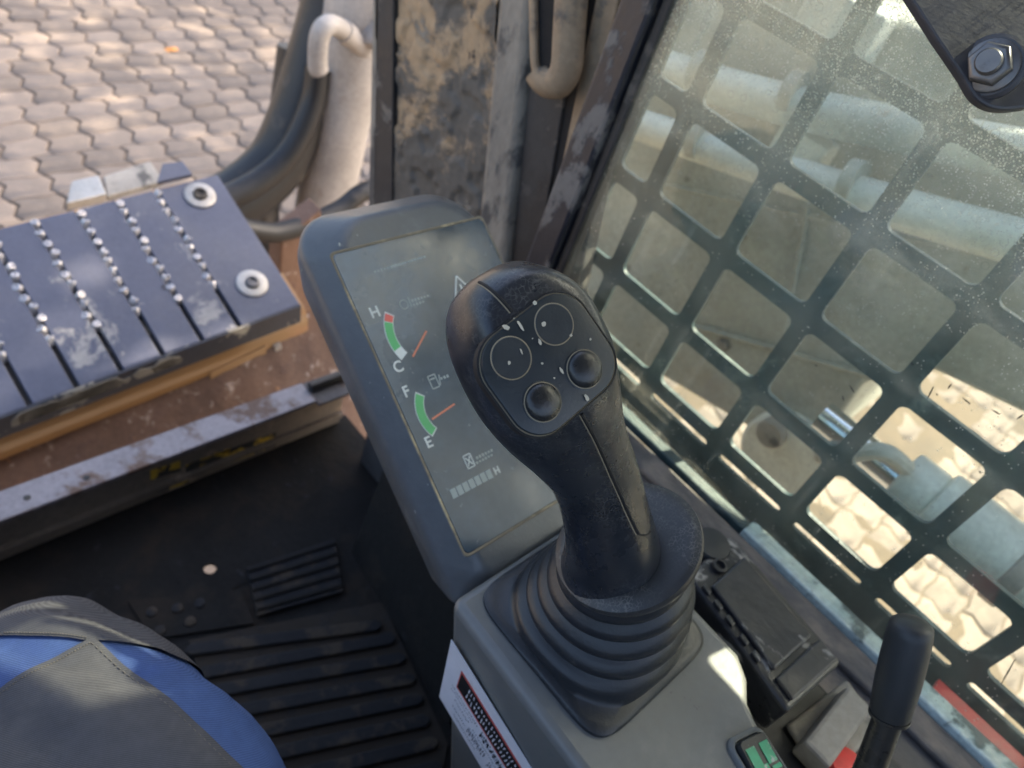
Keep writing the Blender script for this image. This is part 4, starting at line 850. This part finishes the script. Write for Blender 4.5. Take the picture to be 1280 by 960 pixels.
# flange: hand rest plate, square to the grip
MB().lathe(F, GA, [(0.002, -.006), (.0375, -.0065), (.0397, -.0045), (.0405, -.001), (.0400, .0013), (.038, .0022), (.036, .0030), (.031, .0036), (.026, .0036), (.018, .0036), (.002, .0036)], 72).build('flange', 'flange', js, smooth=50)
# grip, lofted through cross sections given by left edge, right edge, distance, half thickness
rows_g = [((701, 708), (842, 704), .4155, .0275), ((706, 690), (828, 690), .4085, .0255), ((706, 668), (822, 668), .400, .0248), ((697, 620), (810, 628), .388, .0235), ((680, 583), (799, 590), .375, .023), ((653, 558), (787, 552), .360, .024),
          ((619, 531), (778, 512), .346, .028), ((589, 497), (772, 468), .335, .0335), ((568, 457), (764, 424), .329, .0370), ((558, 420), (749, 393), .326, .0375), ((562, 388), (730, 367), .326, .0335), ((580, 364), (705, 349), .3265, .026), ((605, 350), (678, 341), .327, .0165), ((630, 343), (655, 340), .3275, .006)]
n = 84; secs = []
Ls = crom([D(*r[0], r[2]) for r in rows_g], 7); Rs = crom([D(*r[1], r[2]) for r in rows_g], 7); bs = crom([r[3] for r in rows_g], 7)
cs_ = [(a + b) / 2 for a, b in zip(Ls, Rs)]
for k in range(len(cs_)):
    ax = (cs_[min(k + 3, len(cs_) - 1)] - cs_[max(k - 3, 0)]).normalized()
    e1 = (Rs[k] - Ls[k]) / 2; e2 = ax.cross(e1).normalized()
    if e2.dot(cdir(0, 0, -1)) < 0: e2 = -e2
    e2 = e2 * bs[k]
    secs.append([cs_[k] + e1 * sup(2 * math.pi * i / n, 2.25)[0] + e2 * sup(2 * math.pi * i / n, 2.25)[1] for i in range(n)])
# face plane: cut the head flat where the button plate sits
fn = cdir(0.36, -0.07, -0.93); fc = D(683, 455, .2965)
for q in secs:
    for i, p in enumerate(q):
        h = (p - fc).dot(fn)
        lim = 0.0
        if h > lim - 0.004:
            t = h - (lim - 0.004); q[i] = p - fn * (h - ((lim - 0.004) + 0.004 * (1 - math.exp(-t / 0.004))))
gm = MB().loft(secs); grip = gm.build('grip', 'grip', js, smooth=60)
bvh = BVHTree.FromPolygons(gm.v, gm.f)
def on_grip(px, py, lift=0.0):
    r = ray(px, py); hit = bvh.ray_cast(EYE, r.normalized())
    return None if hit[0] is None else hit[0] - r.normalized() * lift
def fpt(px, py):
    r = ray(px, py); t = (fc - EYE).dot(fn) / r.dot(fn); return EYE + r * t
fu = (fpt(690, 405) - fpt(637, 447)).normalized(); fv = fn.cross(fu)
def FP(u, v, h=0.0): return fc + fu * u + fv * v + fn * h
def fuv(px, py): q = fpt(px, py) - fc; return q.dot(fu), q.dot(fv)
# face plate: rounded square
pc = [fuv(*p) for p in ((636, 405), (738, 399), (730, 507), (627, 507))]
ul, vl = [p[0] for p in pc], [p[1] for p in pc]
PWd = abs((pc[1][0] + pc[2][0]) / 2 - (pc[0][0] + pc[3][0]) / 2); 
vts = fuv(636, 405)[1], fuv(730, 507)[1]; uts = fuv(738, 399)[0], fuv(627, 507)[0]
pcu, pcv = sum(uts) / 2, sum(vts) / 2; pww, phh = abs(uts[0] - uts[1]), abs(vts[0] - vts[1])
sq_ = rrect(pww, phh, 0.0135, 10)
def fring(k, h): return [FP(pcu + a - math.copysign(min(abs(a), k), a) * 1.0, pcv + b - math.copysign(min(abs(b), k), b), h) for a, b in sq_]
def fscale(s, h): return [FP(pcu + a * s, pcv + b * s, h) for a, b in sq_]
MB().loft([fscale(1.055, -.004), fscale(1.055, .0003), fscale(1.03, .0006)], caps=False).build('plate_gap', 'gap', js, smooth=40)
MB().loft([fscale(1.030, -.004), fscale(1.030, .0006), fscale(1.028, .0008), fscale(1.024, .0006), fscale(1.022, .0)], caps=False).build('plate_rim', 'face', js, smooth=40)
plate = MB().loft([fscale(1.010, -.004), fscale(1.008, .0006), fscale(0.990, .0014), fscale(0.965, .0016)]).build('face_plate', 'face', js, smooth=40)
MB().loft([fscale(1.0225, .0004), fscale(1.009, .0007)], caps=False).build('dust_line', 'dustring', plate, smooth=0)
def ringtube(c, r, w, m, nm, par, h):
    return MB().tube([FP(c[0] + r * math.cos(a), c[1] + r * math.sin(a), h) for a in [2 * math.pi * k / 48 for k in range(49)]], w, 8, caps=False).build(nm, m, par)
rbl = abs((V(fuv(663, 448)) - V(fuv(613, 448))).length) / 2
for (px, py) in ((637, 448), (690.5, 406)):
    c = fuv(px, py)
    b = MB().lathe(FP(*c, .0010), fn, [(rbl * .975, 0), (rbl * .975, .0008), (rbl * .95, .0010), (rbl * .5, .0010), (.0004, .0010)], 48).build('blank_cover', 'face', js)
    ringtube(c, rbl, .00030, 'dustring', 'gap_ring', b, .0016)
rbd = abs((V(fuv(700, 503)) - V(fuv(653, 503))).length) / 2
for (px, py) in ((676, 503), (728, 462)):
    c = fuv(px, py); R_ = rbd
    b = MB().lathe(FP(*c, .0012), fn, [(R_ * .945, 0), (R_ * .945, .0010), (R_ * .92, .0018), (R_ * .84, .0026), (R_ * .68, .0033), (R_ * .48, .0038), (R_ * .25, .0041), (.0003, .0042)], 48).build('button', 'button', js, smooth=60)
    MB().lathe(FP(*c, .0012), fn, [(R_ * 1.06, 0), (R_ * 1.05, .0006), (R_ * .99, .0007), (R_ * .97, .0001)], 48).build('button_collar', 'face', b, smooth=60)
    MB().lathe(FP(*c, .0013), fn, [(R_ * .995, .0006), (R_ * .945, .0008)], 48).build('dust_ring', 'dustring', b)
# dried flecks on the plate
fk = MB()
for (px, py, a, b, rot) in ((648, 408, 4, 7, .5), (630, 410, 5, 4, .2), (666, 380, 3, 3, 0), (677, 406, 3.2, 3.2, 0), (672, 428, 2.2, 4, .2), (634, 454, 1.8, 2.6, 0), (649, 440, 1.6, 4, .3), (711, 420, 1.8, 2, 0), (675, 455, 1.5, 1.6, 0), (699, 464, 2.6, 5.5, .4), (735, 425, 1.6, 1.6, 0), (730, 497, 3, 5, .3), (690, 473, 1.2, 1.2, 0), (663, 424, 1, 1, 0), (640, 399, 1, 1, 0)):
    u, v = fuv(px, py); k = .298 / FPX; pts = []
    for i in range(11):
        t = 6.283 * i / 11; x, y = a * math.cos(t) * rnd.uniform(.65, 1.15), b * math.sin(t) * rnd.uniform(.65, 1.15)
        q = fuv(px + x * math.cos(rot) - y * math.sin(rot) * -1, py + y * math.cos(rot) + x * math.sin(rot)); pts.append(FP(*q, .00205))
    fk.slab(pts, fn * .0002)
fk.build('dried_flecks', 'fleck', plate, smooth=0, kind='stuff')
# mould seam grooves on head and handle
def seam(pts, w, m, nm, off=(0, 0), lift=0.0):
    q = [on_grip(x + off[0], y + off[1], lift) for x, y in pts]; q = [p for p in q if p is not None]
    q = crom(q, 5)
    return MB().tube(q, w, 8).build(nm, m, js)
sm1 = [(599, 353), (608, 358), (618, 366), (627, 375), (635, 384), (640, 390)]
seam(sm1, .00075, 'gap', 'head_seam'); seam(sm1, .00030, 'dustring', 'seam_edge', (-2.5, 1.5)); 
sm2 = [(727, 517), (736, 533), (746, 552), (756, 574), (766, 597), (776, 619), (785, 640), (793, 657), (798, 667)]
seam(sm2, .0008, 'gap', 'grip_seam'); seam(sm2, .00028, 'dustring', 'seam_edge', (-3.2, 1.5))
seam([(798, 667), (803, 669), (809, 668), (813, 664)], .0005, 'gap', 'seam_end')

# ------------------------------------------------------------------ scuffed switch panel, knob, lever behind the console
sp2 = thing('switch_panel', 'scuffed black plastic switch panel lying between console and window', 'panel', (0.43, 0.0, 0.54))
a4 = [ZP(*p, 0.57) for p in ((860, 718), (985, 890), (1054, 827), (915, 668))]
MB().slab(a4, (0, 0, -0.035)).build('panel_body', 'switchpanel', sp2, smooth=0, bevel=0.004, seg=3)
def pq(s, t, h): return (a4[0] * (1 - s) + a4[1] * s) * (1 - t) + (a4[3] * (1 - s) + a4[2] * s) * t + V((0, 0, h))
MB().slab([pq(.16, .14, .0003), pq(.78, .14, .0003), pq(.78, .86, .0003), pq(.16, .86, .0003)], (0, 0, 0.004)).build('raised_cover', 'switchpanel', sp2, smooth=0, bevel=0.002)
MB().slab([pq(.82, .10, .0003), pq(.97, .10, .0003), pq(.97, .92, .0003), pq(.82, .92, .0003)], (0, 0, 0.003)).build('end_cover', 'switchpanel', sp2, smooth=0, bevel=0.0015)
for s in (.12, .24, .36, .50, .62):
    MB().slab([pq(s, .035, .0003), pq(s + .07, .035, .0003), pq(s + .07, .105, .0003), pq(s, .105, .0003)], (0, 0, 0.003)).build('side_catch', 'switchpanel', sp2, smooth=0, bevel=0.001)
MB().lathe(pq(.10, .45, .0), (0, 0, 1), [(0.006, 0), (0.006, .004), (.004, .0045), (.0035, .001)], 16).build('screw_boss', 'seal', sp2)
kc = ZP(887, 684, 0.565)
kb = thing('round_knob', 'round black rubber knob beside the joystick flange', 'knob', kc)
MB().lathe(kc, (0, 0, 1), [(0.016, -0.02), (0.016, 0.004), (0.0145, 0.0065), (0.008, 0.0075), (.0005, .0075)], 28).build('knob_cap', 'knob', kb)
MB().lathe(kc, (0, 0, 1), [(0.022, -0.022), (0.022, -0.006), (0.019, -0.004)], 28).build('knob_base', 'seal', kb)
bs_ = MB().box((0.372, -0.30, 0.48), (0.4695, 0.16, 0.528))
tb = thing('side_tray', 'dirty pale iron tray under the switch panel and lever', 'tray', (0.42, -0.05, 0.48))
bs_.build('tray_body', 'seal', tb, smooth=0, bevel=0.003)
g4 = [ZP(*p, 0.535) for p in ((985, 905), (1060, 848), (1100, 905), (1035, 985))]
MB().slab(g4, (0, 0, -0.006)).build('pale_plate', 'greyiron', tb, smooth=0, bevel=0.004)
lv = thing('lock_lever', 'black lever with a rounded plastic knob on a red base', 'lever', ZP(1080, 960, 0.54))
T0, T1, T2 = D(1141, 778, .445), D(1112, 893, .462), D(1078, 985, .478)
la = (T0 - T1).normalized(); Lk = (T0 - T1).length
MB().lathe(T1, la, [(0.003, 0), (.0108, 0), (.0116, .002), (.0128, Lk * .35), (.0129, Lk * .62), (.0124, Lk * .88), (.0117, Lk * .97), (.0092, Lk * 1.005), (.004, Lk * 1.025), (.0003, Lk * 1.03)], 36).build('knob', 'knob', lv, smooth=60)
MB().tube([T1 + la * 0.004, T1, T2, T2 + (T2 - T1) * .8], [.0085, .0085, .0092, .0098], 24).build('shaft', 'shaft', lv)
MB().lathe(T1, la, [(.0118, -.0015), (.0118, .0006)], 28).build('collar', 'shaft', lv)
rq = ZP(1062, 962, 0.54)
MB().lathe(rq, (0.2, 0, 1), [(0.020, -0.03), (0.020, -0.004), (0.016, 0.002), (.004, .004)], 24).build('red_base', 'redpaint', lv)
MB().box((rq.x - .02, rq.y + .012, .529), (rq.x + .05, rq.y + .034, .55)).build('clamp_block', 'greyiron', lv, smooth=0, bevel=0.003)

# ------------------------------------------------------------------ seat and the operator's legs
se = thing('operator_seat', 'dark fabric operator seat under the thighs', 'seat', (0.0, -0.25, 0.0))
MB().box((-0.24, -0.55, 0.33), (0.20, -0.02, 0.43)).build('seat_cushion', 'seat', se, smooth=30, bevel=0.03, seg=4)
MB().box((-0.20, -0.50, 0.0), (0.16, -0.06, 0.329)).build('seat_base', 'shell', se, smooth=0, bevel=0.01)
pe = thing('person', 'seated person in charcoal and blue work trousers, only the knee showing', 'person', (0.0, 0.2, 0.43))
def leg(cx0, cx1, kx, kneey):
    path = crom([V((cx0, -0.40, 0.495)), V((cx0 * .7 + cx1 * .3, -0.15, 0.495)), V((cx1, 0.06, 0.500)), V((cx1, 0.18, 0.500)), V((kx, kneey - 0.045, 0.483)), V((kx, kneey - 0.02, 0.43)), V((kx, kneey - 0.03, 0.34)), V((kx, kneey - 0.02, 0.20)), V((kx, kneey, 0.10))], 26)
    rad = crom([0.098, 0.092, 0.082, 0.076, 0.066, 0.066, 0.060, 0.056, 0.055], 26)
    return path, rad
def leg_mesh(path, rad, n=96):
    secs = []; up = V((0, 0, 1))
    for i, p in enumerate(path):
        t = (path[min(i + 1, len(path) - 1)] - path[max(i - 1, 0)]).normalized()
        side = V((1, 0, 0)); side = (side - side.dot(t) * t).normalized(); w = side.cross(t)
        q = []
        for k in range(n):
            a = 2 * math.pi * k / n; d = side * math.cos(a) * 1.02 + w * math.sin(a)
            pt = p + d * rad[i]; f = noise.noise(V((pt.x * 11, pt.y * 9, pt.z * 11))) * 0.0085 + noise.noise(V((pt.x * 34, pt.y * 26, pt.z * 30 + 4))) * 0.0034 + noise.noise(V((pt.x * 90 + pt.y * 60, pt.y * 50, pt.z * 70))) * 0.0010
            # diagonal drag folds
            f += 0.0060 * math.sin((pt.y * 1.0 + pt.x * 1.6) * 80 + 2 * noise.noise(pt * 9)) * max(0, noise.noise(pt * 8 + V((3, 1, 2))) + .32)
            q.append(pt + d * f)
        secs.append(q)
    return secs
lp, lr = leg(-0.055, 0.035, 0.024, 0.288)
body = leg_mesh(lp, lr)
lp2, lr2 = leg(-0.20, -0.26, -0.26, 0.33)
def region(mb, keep):
    """the part of a mesh where every listed half-plane test (point, normal) is positive, cut cleanly"""
    bm = bmesh.new(); vs = [bm.verts.new(p) for p in mb.v]; bm.verts.ensure_lookup_table()
    for f in mb.f:
        try: bm.faces.new([vs[i] for i in f])
        except ValueError: pass
    for c, nr in keep:
        bmesh.ops.bisect_plane(bm, geom=bm.verts[:] + bm.edges[:] + bm.faces[:], plane_co=c, plane_no=nr, clear_inner=True)
    o = MB(); bmesh.ops.recalc_face_normals(bm, faces=bm.faces); bm.verts.index_update(); o.v = [v.co.copy() for v in bm.verts]; o.f = [tuple(v.index for v in f.verts) for f in bm.faces]; bm.normal_update()
    nrm = [v.normal.copy() for v in bm.verts]; bm.free(); return o, nrm
full = MB().loft(body)
both = MB().loft(body); both.loft(leg_mesh(lp2, lr2)); both.build('trousers', 'blue', pe, smooth=60)
def pl2(p, q, z=0.565):                            # vertical plane through two seam points, facing left of p -> q
    A, B = ZP(*p, z), ZP(*q, z); d = B - A; return A, V((-d.y, d.x, 0)).normalized()
k1 = pl2((0, 862), (112, 797)); k2 = pl2((118, 797), (292, 957)); k3 = pl2((0, 781), (110, 800)); k4 = pl2((104, 799), (230, 797))
def flip(k): return (k[0], -k[1])
def patch(name, mat, keep, lift):
    o, nm = region(full, keep); o.v = [p + n_ * lift for p, n_ in zip(o.v, nm)]; return o.build(name, mat, pe, smooth=60)
patch('thigh_panel', 'charcoal', [flip(k1), flip(k2), (V((0, 0, 0.44)), V((0, 0, 1)))], 0.0022)
patch('knee_panel', 'charcoal', [k3, k4, (V((0, 0, 0.30)), V((0, 0, 1))), (V((0, 0.2, 0)), V((0, 1, 0)))], 0.0018)
def thread(p, q, off):
    A, B = ZP(*p, 0.565), ZP(*q, 0.565); bv = BVHTree.FromPolygons(full.v, full.f); pts = []
    for k in range(60):
        c = A + (B - A) * k / 59; h = bv.ray_cast(V((c.x, c.y, 0.8)), V((0, 0, -1)))
        if h[0] is not None: pts.append(h[0] + V((0, 0, 0.0026)))
    m = MB()
    for k in range(0, len(pts) - 1, 2): m.tube([pts[k], pts[k + 1]], 0.00035, 6)
    if m.v: m.build('seam_stitching', 'thread', pe, kind='stuff')
thread((0, 868), (113, 803), 0); thread((114, 803), (288, 962), 0); thread((0, 777), (108, 796), 0)
for sx in (0.03, -0.26):
    bt = MB().loft([[V((sx + a * kx, 0.365 + b * ky + dy, z)) for a, b in rrect(0.10, 0.27, 0.045, 6)] for kx, ky, dy, z in ((1, 1, 0, 0.012), (1.02, 1.0, 0, .035), (.95, .85, -.02, .07), (.85, .5, -.05, .10), (.85, .42, -.06, .16))])
    bt.build('work_boot', 'seal', pe, smooth=60)
